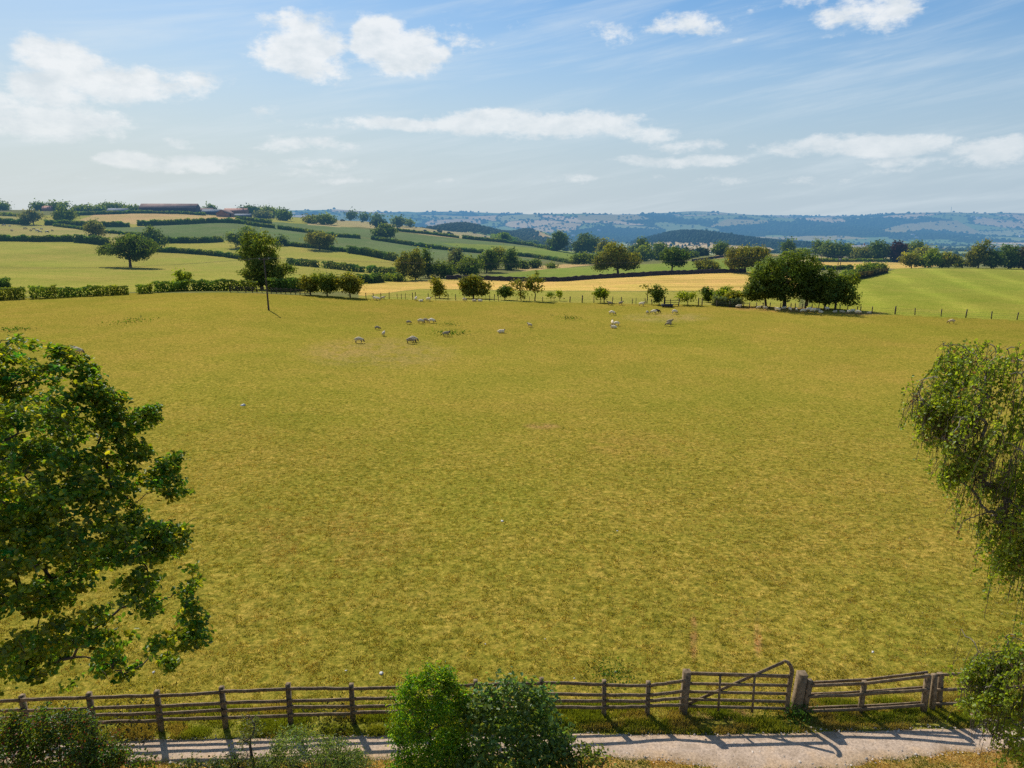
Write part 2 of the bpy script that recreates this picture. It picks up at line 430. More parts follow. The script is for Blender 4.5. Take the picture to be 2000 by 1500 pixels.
def make_tree(name, label, cat, base, height, width, tone='mid', trunk=0.15, shape='round', fill=1.0, group=None, leafpx=2.0, lobes=None, seed=None, Y=None, cmax=9000, lean=0.0, sides=5):
    """height/width in metres; leaf faces sized for the tree's distance"""
    seed = seed if seed is not None else int(abs(base[0] * 13.7 + base[1] * 7.1)) % 99991
    rng = np.random.default_rng(seed)
    dist = max(20.0, base[1])
    pxm = 710.0 / dist
    leaf = max(0.16, leafpx / pxm) * 0.9
    rt = {'round': 0.5, 'tall': 0.5}.get(shape, 0.5)
    hb = height * trunk * 0.9; ch = height - hb
    cen = np.array([lean * height, 0, hb + ch * 0.52])
    R = np.array([width / 2, width / 2 * 0.9, ch / 2])
    nl = {'round': 12, 'tall': 9, 'open': 9, 'dense': 14, 'broad': 14, 'cone': 8, 'scrub': 7}.get(shape, 12)
    LB = []
    if lobes is None:
        for k in range(nl):
            v = unit(rng.normal(size=3)); v[2] = v[2] * 0.9 + (0.1 if shape != 'open' else 0.2)
            rr = rng.uniform(0.45, 0.78)
            c = cen + v * R * rr
            s = (rng.uniform(0.20, 0.40) if dist < 220 and height < 9 else rng.uniform(0.27, 0.45)) * (1.0 if shape not in ('open', 'scrub') else 0.8)
            if shape == 'cone':
                t = k / nl; c = cen + np.array([rng.normal(0, .1) * R[0], rng.normal(0, .1) * R[1], (2 * t - 1) * R[2] * .85]); s = 0.75 * (1 - t) + .18
                LB.append((c, np.array([R[0] * s, R[1] * s, R[2] * .25]))); continue
            if shape == 'broad': c[2] = cen[2] + v[2] * R[2] * 0.6
            LB.append((c, R * s * np.array([1, 1, 0.9 if shape != 'broad' else 0.75])))
        if shape in ('round', 'dense', 'broad', 'tall'): LB.append((cen + rng.normal(0, .1, 3) * R, R * (0.5 if height < 9 else .6)))
        elif shape == 'open': LB.append((cen + (0, 0, .1 * R[2]), R * 0.5))
    else:
        for (lx, lz, lr) in lobes:       # fractions of width, height, width
            LB.append((np.array([lx * width, rng.uniform(-.15, .15) * width, lz * height]), np.array([lr * width, lr * width, lr * width * 0.85])))
    area = 4 * math.pi * (R[0] * R[2] + R[0] ** 2) / 2
    nle = int(min(cmax, max(110, fill * 2.6 * area / (leaf * leaf * 0.35))))
    per = 16
    ncl = max(8, nle // per)
    vol = np.array([b[1][0] * b[1][2] for b in LB]); pk = rng.choice(len(LB), ncl, p=vol / vol.sum())
    Lc = np.array([b[0] for b in LB])[pk]; Lr = np.array([b[1] for b in LB])[pk]
    v = unit(rng.normal(size=(ncl, 3))); v[:, 2] = np.abs(v[:, 2]) * np.where(rng.random(ncl) < 0.62, 1, -1)
    rad = rng.uniform(0.55, 1.03, (ncl, 1)) ** 0.6
    cc = Lc + v * Lr * rad
    if shape != 'cone':
        tz = np.clip((cc[:, 2] - hb) / ch, 0.0, 1.1); cc[:, 2] = hb + ch * tz ** (1.22 if shape in ('open', 'broad', 'scrub') else 1.42)
    if ncl > 12 and lobes is None:
        cc += rng.normal(0, .035, (ncl, 3)) * R; cc[:, 2] = hb + leaf * .5 + (cc[:, 2] - cc[:, 2].min()) / (cc[:, 2].max() - cc[:, 2].min()) * (ch - leaf * 1.0)
        q0, q1 = np.percentile(cc[:, 0], (1, 99)); cc[:, 0] = cen[0] + (cc[:, 0] - (q0 + q1) / 2) * (width * .97 - leaf) / (q1 - q0)
    csz = leaf * rng.uniform(0.8, 1.9, ncl)
    idx = np.repeat(np.arange(ncl), per)
    off = rng.normal(size=(len(idx), 3)) * csz[idx][:, None] * np.array([1, 1, 0.7]) * 0.8
    Pc = cc[idx] + off
    Pc[:, 2] = np.maximum(Pc[:, 2], hb * 0.55 + 0.1)
    nn = v[idx] * 0.75 + unit(off) * 0.35 + rng.normal(size=off.shape) * 0.42 + np.array([0, 0, 0.25])
    bc = np.array(LEAFC[tone]) if isinstance(tone, str) else np.array(tone)
    cv = rng.uniform(0.72, 1.3, ncl)
    hue = rng.normal(0, 0.10, ncl)
    col = bc[None] * (cv[idx] * rng.uniform(0.75, 1.25, len(idx)))[:, None] * np.stack([1 + hue[idx], np.ones(len(idx)), 1 - hue[idx]], 1)
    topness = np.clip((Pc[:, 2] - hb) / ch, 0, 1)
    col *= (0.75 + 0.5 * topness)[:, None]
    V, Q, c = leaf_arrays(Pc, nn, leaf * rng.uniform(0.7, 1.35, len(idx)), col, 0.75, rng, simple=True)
    root = thing(name, label, cat, tuple(base), group)
    nb = min(ncl, 46 if dist < 400 else 16)
    sel = rng.choice(ncl, nb, replace=False)
    mb = skeleton((0, 0, -0.3), cc[sel], (cen[0] * 1.0, 0, hb + ch * 0.72), max(0.05, width * 0.02 + height * 0.006), rng, nseg=2, r_tip=0.02 + 0.12 / pxm * 0.3, sides=sides if dist < 250 else 4)
    mb.build('trunk', M_BARK, root)
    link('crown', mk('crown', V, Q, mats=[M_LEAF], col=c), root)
    return root
# ------------------------------------------------------------------ camera, sun, sky
sc = bpy.context.scene
cam = bpy.data.cameras.new('camera'); cam.sensor_width = 36.0; cam.lens = F / 2000 * 36; cam.clip_end = 30000; cam.clip_start = 0.2
co = bpy.data.objects.new('camera', cam); C.objects.link(co); co.location = (0, 0, H); co.rotation_euler = (math.pi / 2 - P, 0, 0); sc.camera = co
sl = bpy.data.lights.new('sun', 'SUN'); sl.energy = 5.0; sl.angle = math.radians(0.55); sl.color = (1.0, 0.94, 0.83)
so = bpy.data.objects.new('sun', sl); C.objects.link(so)
sd = Vector((math.sin(SUN_AZ) * math.cos(SUN_EL), math.cos(SUN_AZ) * math.cos(SUN_EL), math.sin(SUN_EL)))
so.rotation_euler = (-sd).to_track_quat('-Z', 'Y').to_euler(); so.location = (0, 0, 60)
sc.view_settings.view_transform = 'Standard'; sc.view_settings.look = 'None'; sc.view_settings.exposure = 0; sc.view_settings.gamma = 1
try:
    sc.cycles.use_denoising = False; sc.cycles.denoiser = 'OPENIMAGEDENOISE'; sc.cycles.max_bounces = 5; sc.cycles.transparent_max_bounces = 4
except Exception as e: print(e)

def build_world():
    w = bpy.data.worlds.new('World'); sc.world = w; w.use_nodes = True; nt = w.node_tree; nt.nodes.clear(); L = nt.links
    sky = N(nt, 'ShaderNodeTexSky', sky_type='NISHITA'); sky.sun_disc = False; sky.sun_elevation = SUN_EL; sky.sun_rotation = SUN_AZ
    sky.altitude = 150; sky.air_density = 1.1; sky.dust_density = 0.8; sky.ozone_density = 2.0
    tc = N(nt, 'ShaderNodeTexCoord'); d = tc.outputs['Generated']
    sp = N(nt, 'ShaderNodeSeparateXYZ'); L.new(d, sp.inputs[0])
    az = mathn(nt, 'ARCTAN2', sp.outputs[0], sp.outputs[1]); el = mathn(nt, 'ARCSINE', sp.outputs[2])
    cv = N(nt, 'ShaderNodeCombineXYZ'); L.new(az, cv.inputs[0]); L.new(el, cv.inputs[1]); ae = cv.outputs[0]
    def nz(sx, sy, scale, det, rough, off=0.0, dist=0.0):
        a = N(nt, 'ShaderNodeVectorMath', operation='MULTIPLY_ADD'); L.new(ae, a.inputs[0])
        a.inputs[1].default_value = (sx, sy, 1); a.inputs[2].default_value = (off, off * .7, off)
        n = N(nt, 'ShaderNodeTexNoise'); n.inputs['Scale'].default_value = scale; n.inputs['Detail'].default_value = det
        n.inputs['Roughness'].default_value = rough; n.inputs['Distortion'].default_value = dist
        L.new(a.outputs[0], n.inputs['Vector']); return n.outputs['Fac']
    # banks of cloud: centre (px, py), half widths in px, strength
    CL = [(55, 85, 65, 30, .9), (130, 115, 110, 38, 1.0), (230, 160, 170, 38, 1.0), (340, 158, 110, 20, .8), (80, 165, 120, 40, .9), (90, 235, 170, 42, .95), (20, 200, 90, 40, .7), (10, 130, 50, 50, .3),
          (545, 40, 58, 26, .75), (600, 100, 105, 48, 1.1), (560, 112, 80, 30, .9), (620, 140, 80, 18, .6), (625, 40, 40, 24, .5),
          (735, 75, 52, 46, 1.1), (790, 105, 75, 42, 1.15), (820, 95, 55, 36, 1.0), (800, 135, 60, 18, .6),
          (925, 80, 60, 34, .42), (870, 30, 30, 14, .3), (955, 60, 60, 16, .3),
          (520, 218, 55, 16, .5), (600, 236, 110, 12, .5), (800, 242, 190, 17, .8), (1000, 240, 190, 24, .95), (1130, 240, 150, 26, .95), (1260, 258, 90, 20, .8),
          (600, 284, 100, 18, .65), (340, 280, 40, 12, .5), (260, 312, 80, 17, .85), (380, 318, 130, 20, .8), (620, 320, 80, 12, .6), (560, 338, 110, 9, .5), (150, 345, 120, 8, .35),
          (1350, 285, 100, 14, .6), (1320, 316, 150, 13, .7), (1420, 318, 60, 10, .5), (1560, 290, 120, 18, .7), (1700, 285, 170, 26, .95), (1790, 278, 90, 20, .8), (1950, 290, 120, 28, .75), (1850, 318, 220, 16, .5),
          (1110, 350, 90, 8, .45), (1290, 345, 40, 7, .5), (1400, 352, 110, 9, .4), (1580, 354, 70, 8, .4), (1010, 268, 60, 10, .5), (700, 352, 120, 8, .4), (500, 357, 60, 6, .4), (880, 357, 50, 6, .35), (1750, 340, 60, 8, .35),
          (1190, 65, 60, 26, .45), (1360, 42, 95, 22, .62), (1440, 25, 60, 18, .35), (1690, 30, 95, 34, .85), (1740, 15, 70, 26, .8), (1600, 0, 60, 18, .5), (1640, 75, 90, 12, .3), (1450, 68, 60, 10, .25)]
    # warp the coordinates so no bank is a clean ellipse
    wn = N(nt, 'ShaderNodeTexNoise'); wn.inputs['Scale'].default_value = 9.0; wn.inputs['Detail'].default_value = 5
    ws = N(nt, 'ShaderNodeVectorMath', operation='MULTIPLY'); L.new(ae, ws.inputs[0]); ws.inputs[1].default_value = (1, 2.0, 1); L.new(ws.outputs[0], wn.inputs['Vector'])
    w1 = N(nt, 'ShaderNodeVectorMath', operation='SUBTRACT'); L.new(wn.outputs['Color'], w1.inputs[0]); w1.inputs[1].default_value = (.5, .5, .5)
    w2 = N(nt, 'ShaderNodeVectorMath', operation='MULTIPLY_ADD'); L.new(w1.outputs[0], w2.inputs[0]); w2.inputs[1].default_value = (0.07, 0.028, 0); L.new(ae, w2.inputs[2])
    acc = None
    for (px, py, hw, hh, st) in CL:
        a, b = (px - 1000) / F, (750 - py) / F
        v = Vector((a, cP + b * sP, -sP + b * cP)).normalized()
        a0 = math.atan2(v.x, v.y); e0 = math.asin(v.z)
        k = 1 / math.hypot(1, a); wa = hw / F * k * k * 1.03; we = hh / F * k * 1.03
        s = N(nt, 'ShaderNodeVectorMath', operation='SUBTRACT'); L.new(w2.outputs[0], s.inputs[0]); s.inputs[1].default_value = (a0, e0, 0)
        m = N(nt, 'ShaderNodeVectorMath', operation='MULTIPLY'); L.new(s.outputs[0], m.inputs[0]); m.inputs[1].default_value = (1 / wa, 1 / we, 0)
        l = N(nt, 'ShaderNodeVectorMath', operation='DOT_PRODUCT'); L.new(m.outputs[0], l.inputs[0]); L.new(m.outputs[0], l.inputs[1])
        q = N(nt, 'ShaderNodeMath', operation='MULTIPLY_ADD'); L.new(l.outputs['Value'], q.inputs[0]); q.inputs[1].default_value = -st * 0.75; q.inputs[2].default_value = st
        if acc is None: acc = q.outputs[0]
        else:
            mm = N(nt, 'ShaderNodeMath', operation='SMOOTH_MAX'); L.new(acc, mm.inputs[0]); L.new(q.outputs[0], mm.inputs[1]); mm.inputs[2].default_value = 0.18; acc = mm.outputs[0]
    acc = mathn(nt, 'MAXIMUM', acc, -0.6)
    n1 = nz(1, 1.7, 16, 10, 0.66, 3.0, 0.15); n2 = nz(1, 2.2, 50, 7, 0.65, 9.0)
    den = mathn(nt, 'ADD', acc, mathn(nt, 'MULTIPLY', mathn(nt, 'SUBTRACT', n1, 0.5), 1.9))
    den = mathn(nt, 'ADD', den, mathn(nt, 'MULTIPLY', mathn(nt, 'SUBTRACT', n2, 0.5), 0.8))
    mr = N(nt, 'ShaderNodeMapRange', interpolation_type='SMOOTHSTEP'); L.new(den, mr.inputs[0]); mr.inputs[1].default_value = 0.22; mr.inputs[2].default_value = 0.80
    cm = mr.outputs[0]
    # streaky high cirrus
    sh = N(nt, 'ShaderNodeVectorMath', operation='DOT_PRODUCT'); L.new(ae, sh.inputs[0]); sh.inputs[1].default_value = (-0.16, 1, 0)
    al = N(nt, 'ShaderNodeCombineXYZ'); L.new(az, al.inputs[0]); L.new(sh.outputs['Value'], al.inputs[1])
    sc2 = N(nt, 'ShaderNodeVectorMath', operation='MULTIPLY'); L.new(al.outputs[0], sc2.inputs[0]); sc2.inputs[1].default_value = (1.6, 17, 1)
    cn = N(nt, 'ShaderNodeTexNoise'); cn.inputs['Scale'].default_value = 2.1; cn.inputs['Detail'].default_value = 9; cn.inputs['Roughness'].default_value = 0.62; cn.inputs['Distortion'].default_value = 0.35
    L.new(sc2.outputs[0], cn.inputs['Vector'])
    cr = N(nt, 'ShaderNodeMapRange', interpolation_type='SMOOTHSTEP'); L.new(cn.outputs['Fac'], cr.inputs[0]); cr.inputs[1].default_value = 0.42; cr.inputs[2].default_value = 0.78; cr.inputs[4].default_value = 0.4
    # haze near the horizon
    hz = N(nt, 'ShaderNodeMapRange', interpolation_type='SMOOTHERSTEP'); L.new(el, hz.inputs[0]); hz.inputs[1].default_value = -0.02; hz.inputs[2].default_value = 0.33; hz.inputs[3].default_value = 0.93; hz.inputs[4].default_value = 0.0
    # pale glow on the sun's side
    azs = N(nt, 'ShaderNodeMapRange', interpolation_type='SMOOTHSTEP'); L.new(az, azs.inputs[0]); azs.inputs[1].default_value = -0.75; azs.inputs[2].default_value = 0.8
    hcol = mulc(nt, (0.62, 0.68, 0.70), (0.47, 0.58, 0.68), azs.outputs[0], 'MIX')
    skm = N(nt, 'ShaderNodeVectorMath', operation='SCALE'); L.new(sky.outputs[0], skm.inputs[0]); skm.inputs['Scale'].default_value = 0.1
    tint = mulc(nt, skm.outputs[0], mulc(nt, (0.66, 0.80, 0.90), (0.50, 0.87, 1.16), azs.outputs[0], 'MIX'))
    base = mulc(nt, tint, hcol, hz.outputs[0], 'MIX')
    base = mulc(nt, base, (0.74, 0.82, 0.87), cr.outputs[0], 'MIX')
    # cloud tone: bright tops, faint grey inside
    shade = nz(1, 1.8, 24, 5, 0.6, 5.5)
    ccol = ramp(nt, shade, [(0.3, (0.70, 0.76, 0.80)), (0.6, (0.90, 0.92, 0.93))])
    lowm = N(nt, 'ShaderNodeMapRange'); L.new(el, lowm.inputs[0]); lowm.inputs[1].default_value = 0.0; lowm.inputs[2].default_value = 0.16; lowm.inputs[3].default_value = 0.42; lowm.inputs[4].default_value = 0.88
    full = mulc(nt, base, ccol, mathn(nt, 'MULTIPLY', cm, lowm.outputs[0]), 'MIX')
    bg = N(nt, 'ShaderNodeBackground'); L.new(full, bg.inputs[0]); bg.inputs[1].default_value = 1.0
    o = N(nt, 'ShaderNodeOutputWorld'); L.new(bg.outputs[0], o.inputs[0])
build_world()

# ------------------------------------------------------------------ terrain sheet
def inpoly(px, py, poly):
    poly = np.array(poly, float); n = len(poly); r = np.zeros(px.shape, bool); j = n - 1
    for i in range(n):
        xi, yi = poly[i]; xj, yj = poly[j]
        c = ((yi > py) != (yj > py)) & (px < (xj - xi) * (py - yi) / ((yj - yi) or 1e-9) + xi)
        r ^= c; j = i
    return r
TR_TOP = [(-300, 1458), (0, 1452), (230, 1446), (560, 1439), (750, 1436), (1100, 1433), (1400, 1433), (1600, 1428), (1900, 1421), (2300, 1413)]
TR_BOT = [(-300, 1498), (0, 1494), (230, 1492), (560, 1490), (700, 1484), (1000, 1482), (1200, 1480), (1330, 1490), (1430, 1508), (1640, 1506), (1730, 1484), (1930, 1468), (2300, 1452)]
COLG = {
 'near': (0.270, 0.216, 0.032), 'left': (0.30, 0.275, 0.055), 'mid': (0.14, 0.175, 0.062), 'wheat': (0.56, 0.375, 0.10), 'green': (0.195, 0.235, 0.045), 'right': (0.27, 0.275, 0.04),
 'tan': (0.46, 0.32, 0.13), 'cow': (0.31, 0.27, 0.085), 'fartan': (0.36, 0.29, 0.12), 'hollow': (0.17, 0.17, 0.06), 'dry': (0.40, 0.26, 0.075), 'verge': (0.125, 0.15, 0.018)}
PATCH = [   # colour, distance range, outline as seen across the fields
 ('left', 100, 1600, [(-900, 630), (-900, 380), (0, 420), (600, 425), (640, 470), (800, 520), (830, 565), (560, 572), (350, 566), (0, 582)]),
 ('cow', 395, 640, [(-900, 468), (-900, 425), (0, 436), (110, 441), (160, 444), (290, 462), (250, 474), (150, 470)]),
 ('cow', 570, 900, [(-900, 428), (0, 433), (60, 436), (60, 422), (0, 415), (-900, 400)]),
 ('mid', 430, 900, [(160, 441), (260, 444), (330, 437), (400, 433), (470, 432), (520, 440), (620, 452), (760, 472), (930, 495), (1110, 513), (1110, 522), (900, 530), (780, 509), (700, 500), (640, 490), (540, 478), (436, 470), (330, 466), (270, 457)]),
 ('mid', 300, 480, [(775, 508), (900, 528), (1000, 530), (1000, 500), (930, 492), (700, 470)]),
 ('mid', 480, 1000, [(470, 434), (540, 434), (640, 440), (760, 452), (890, 466), (1000, 476), (1110, 488), (1180, 492), (1150, 515), (1000, 500), (850, 481), (700, 462), (560, 446)]),
 ('green', 420, 1000, [(1000, 480), (1110, 490), (1160, 496), (1120, 512), (1000, 496), (900, 484), (860, 474)]),
 ('tan', 560, 1100, [(150, 431), (190, 418), (260, 416), (390, 419), (480, 426), (470, 433), (420, 431), (330, 434), (262, 438)]),
 ('fartan', 700, 2000, [(600, 445), (600, 428), (650, 428), (760, 430), (830, 436), (1000, 470), (870, 464), (760, 449), (700, 443)]),
 ('hollow', 300, 480, [(860, 540), (870, 528), (1000, 508), (1130, 512), (1160, 522), (1020, 532), (920, 542)]),
 ('tan', 300, 520, [(1010, 524), (1100, 516), (1160, 517), (1100, 523), (1020, 530)]),
 ('green', 268, 520, [(860, 545), (930, 540), (1010, 531), (1100, 523), (1300, 514), (1370, 508), (1420, 504), (1460, 500), (1520, 505), (1560, 530), (1460, 531), (1300, 536), (1200, 543), (1100, 549), (1000, 549)]),
 ('tan', 380, 620, [(1350, 509), (1400, 499), (1440, 494), (1540, 491), (1540, 500), (1440, 500), (1400, 505)]),
 ('wheat', 160, 280, [(700, 579), (700, 556), (760, 551), (860, 546), (1000, 548), (1100, 549), (1200, 542), (1300, 536), (1460, 531), (1560, 530), (1560, 568), (1450, 569), (1000, 567), (820, 564)]),
 ('left', 145, 215, [(700, 590), (700, 579), (820, 565), (1000, 568), (1450, 570), (1560, 569), (1560, 600), (1400, 600), (1100, 592)]),
 ('wheat', 320, 480, [(1590, 526), (1590, 511), (1760, 511), (1780, 516), (1900, 515), (1760, 526)]),
 ('fartan', 400, 700, [(1540, 512), (1540, 492), (1800, 498), (2100, 510), (2100, 514)]),
 ('right', 120, 340, [(1560, 612), (1620, 560), (1640, 545), (1720, 531), (1770, 522), (2000, 522), (2900, 526), (2900, 645), (2000, 626), (1690, 613)]),
 ('near', 10, 150, [(-900, 700), (-900, 600), (0, 585), (350, 568), (620, 577), (1000, 588), (1300, 594), (1450, 598), (1690, 613), (2000, 626), (2900, 645), (2900, 1700), (-900, 1700)]),
]
def terrain_color(X, Y, Z):
    px, py = project(X, Y, Z)
    wob = 2.0 * (vnoise(X / 9, Y / 9, 77) - 0.5)
    col = np.empty(X.shape + (3,)); col[:] = COLG['hollow']
    near = Y < 2000
    # far country: patchwork of pasture, stubble and woodland
    wx = X / 330 + 0.9 * (fbm(X / 500, Y / 500, 31, 3) - .5); wy = Y / 400 + 0.9 * (fbm(X / 500 + 40, Y / 500, 32, 3) - .5)
    d1, d2, cid = voronoi(wx, wy, 5)
    wood = fbm(X / 800, Y / 800, 41, 3)
    pal = np.array([(0.24, 0.28, 0.11), (0.18, 0.25, 0.09), (0.52, 0.38, 0.20), (0.34, 0.33, 0.15), (0.60, 0.44, 0.25), (0.22, 0.28, 0.10)])
    fc = pal[np.clip((cid * 6).astype(int), 0, 5)]
    woodm = ((wood + 0.40 * (cid - .5)) > 0.56) | ((d2 - d1) < 0.05)
    fc = np.where(woodm[..., None], np.array((0.035, 0.055, 0.025)), fc)
    farm = Y > 900
    col = np.where(farm[..., None], fc, col)
    for (name, y0, y1, poly) in PATCH:
        m = inpoly(px, py + wob * 0.5, poly) & (Y >= y0 - 1e-6) & (Y <= y1)
        col[m] = COLG[name]
    # named far patches
    for (c, y0, y1, poly) in [('tan', 1400, 3500, [(980, 470), (990, 446), (1020, 444), (1055, 452), (1075, 462), (1060, 470)]), ('tan', 1500, 3500, [(1255, 475), (1260, 462), (1290, 460), (1285, 472)]),
                              ('fartan', 3600, 6500, [(1720, 450), (1760, 438), (1840, 431), (1870, 431), (1890, 442), (1912, 452), (1905, 458), (1870, 455), (1850, 449), (1800, 449), (1750, 456)]),
                              ('fartan', 2600, 9000, [(1120, 420), (1240, 419), (1280, 428), (1200, 432), (1130, 430)]), ('fartan', 2600, 9000, [(1420, 428), (1500, 430), (1500, 436), (1440, 440), (1380, 444)]),
                              ('fartan', 1900, 4500, [(1440, 463), (1640, 460), (1700, 466), (1600, 470), (1450, 468)])]:
        m = inpoly(px, py, poly) & (Y >= y0) & (Y <= y1); col[m] = COLG[c]
    # forested hills
    for (hx, by, rise, hw, hd) in BUMPS[:6]:
        if hx == 1040: continue
        bx = float(uof(hx, 450)) * by
        e = ((X - bx) / (hw / F * by * 1.35)) ** 2 + ((Y - by) / (hd * 1.5)) ** 2
        col[e < 1 + 0.5 * (vnoise(X / 60, Y / 60, 8) - .5)] = (0.03, 0.05, 0.025)
    m_ = (Y < 17.0) & (py > 1450) & (np.abs(X) < 40); col[m_] = COLG['dry']
    m_ = (Y >= 16.3) & (py > 1392) & (np.abs(X) < 40); col[m_] = (0.21, 0.195, 0.03)
    # big soft variation and mowing lines
    v = fbm(X / 30, Y / 42, 21, 4)
    k = (0.88 + 0.26 * v)[..., None]
    hue = (fbm(X / 14, Y / 20, 23, 3) - .5) * .7
    k = k * np.stack([1 + .16 * hue, 1 + 0 * hue, 1 + .25 * hue], -1)
    col = np.where(near[..., None], col * k, col)
    rt = (px > 1560) & (Y > 120) & (Y < 345) & (py < 640)
    st = 0.5 + 0.5 * np.sin((X * 0.93 - Y * 0.36 + 6 * vnoise(X / 60, Y / 60, 3)) / 2.7)
    col = np.where((rt & (col[..., 1] > col[..., 0]))[..., None], col * (0.93 + 0.20 * st ** 3)[..., None], col)
    wh = (Y > 160) & (Y < 280) & (col[..., 0] > 0.33)
    st = vnoise(X / 60, (Y + X * 0.08) / 2.2, 9)
    col = np.where(wh[..., None], col * (0.78 + 0.42 * st)[..., None], col)
    # worn earth below the clump of trees, along the field edge
    def worn(pxc, pyc, hw, hh, c, s=1.0):
        nonlocal col
        e = ((px - pxc) / hw) ** 2 + ((py - pyc) / hh) ** 2
        w = np.clip(1.3 - e, 0, 1) * min(1, s * 1.35) * np.clip((fbm(X / 1.1, Y / 1.1, 55, 3) - .30) * 4, 0, 1)
        w = np.where(Y < 260, w, 0)[..., None]; col = col * (1 - w) + np.array(c) * w
    worn(1545, 605, 90, 5, (0.40, 0.23, 0.07)); worn(1460, 601, 50, 3.5, (0.40, 0.24, 0.07)); worn(1690, 612, 40, 4, (0.3, 0.2, 0.07))
    worn(1060, 832, 40, 6, (0.30, 0.19, 0.06), .5); worn(1355, 1245, 8, 45, (0.34, 0.19, 0.06), .9); worn(1480, 1240, 8, 42, (0.34, 0.2, 0.06), .7)
    worn(1400, 1395, 90, 14, (0.36, 0.22, 0.09), .8); worn(740, 690, 150, 30, (0.33, 0.24, 0.07), .5); worn(1300, 620, 90, 10, (0.33, 0.25, 0.07), .6)
    worn(640, 1060, 200, 60, (0.30, 0.20, 0.04), .35); worn(1240, 870, 130, 30, (0.30, 0.2, 0.04), .35)
    return col
rows = np.concatenate([np.linspace(-30, 12, 22)[:-1], np.linspace(12, 40, 110)[:-1], np.exp(np.linspace(math.log(40), math.log(150), 130))[:-1],
                       np.exp(np.linspace(math.log(150), math.log(900), 470))[:-1], np.exp(np.linspace(math.log(900), math.log(9400), 330))])
cols = np.concatenate([np.linspace(-1.45, -0.78, 50)[:-1], np.linspace(-0.78, 0.78, 1150), np.linspace(0.78, 1.45, 50)[1:]])
YY, UU = np.meshgrid(rows, cols, indexing='ij')
XX = UU * (np.maximum(YY, 0) + np.where(YY < 60, (60 - YY) * 0.6, 0))
ZZ = zf(XX, YY)
CC = terrain_color(XX, YY, ZZ)
nr, ncol = XX.shape
ii = (np.arange(nr - 1)[:, None] * ncol + np.arange(ncol - 1)[None, :]).ravel()
Q = np.stack([ii, ii + 1, ii + ncol + 1, ii + ncol], 1)
tag(link('pasture_ground', mk('pasture_ground', np.stack([XX, YY, ZZ], -1).reshape(-1, 3), Q, mats=[M_GROUND], col=CC.reshape(-1, 3), smooth=True)), kind='structure')
del XX, YY, UU, ZZ, CC, Q
print('terrain done')
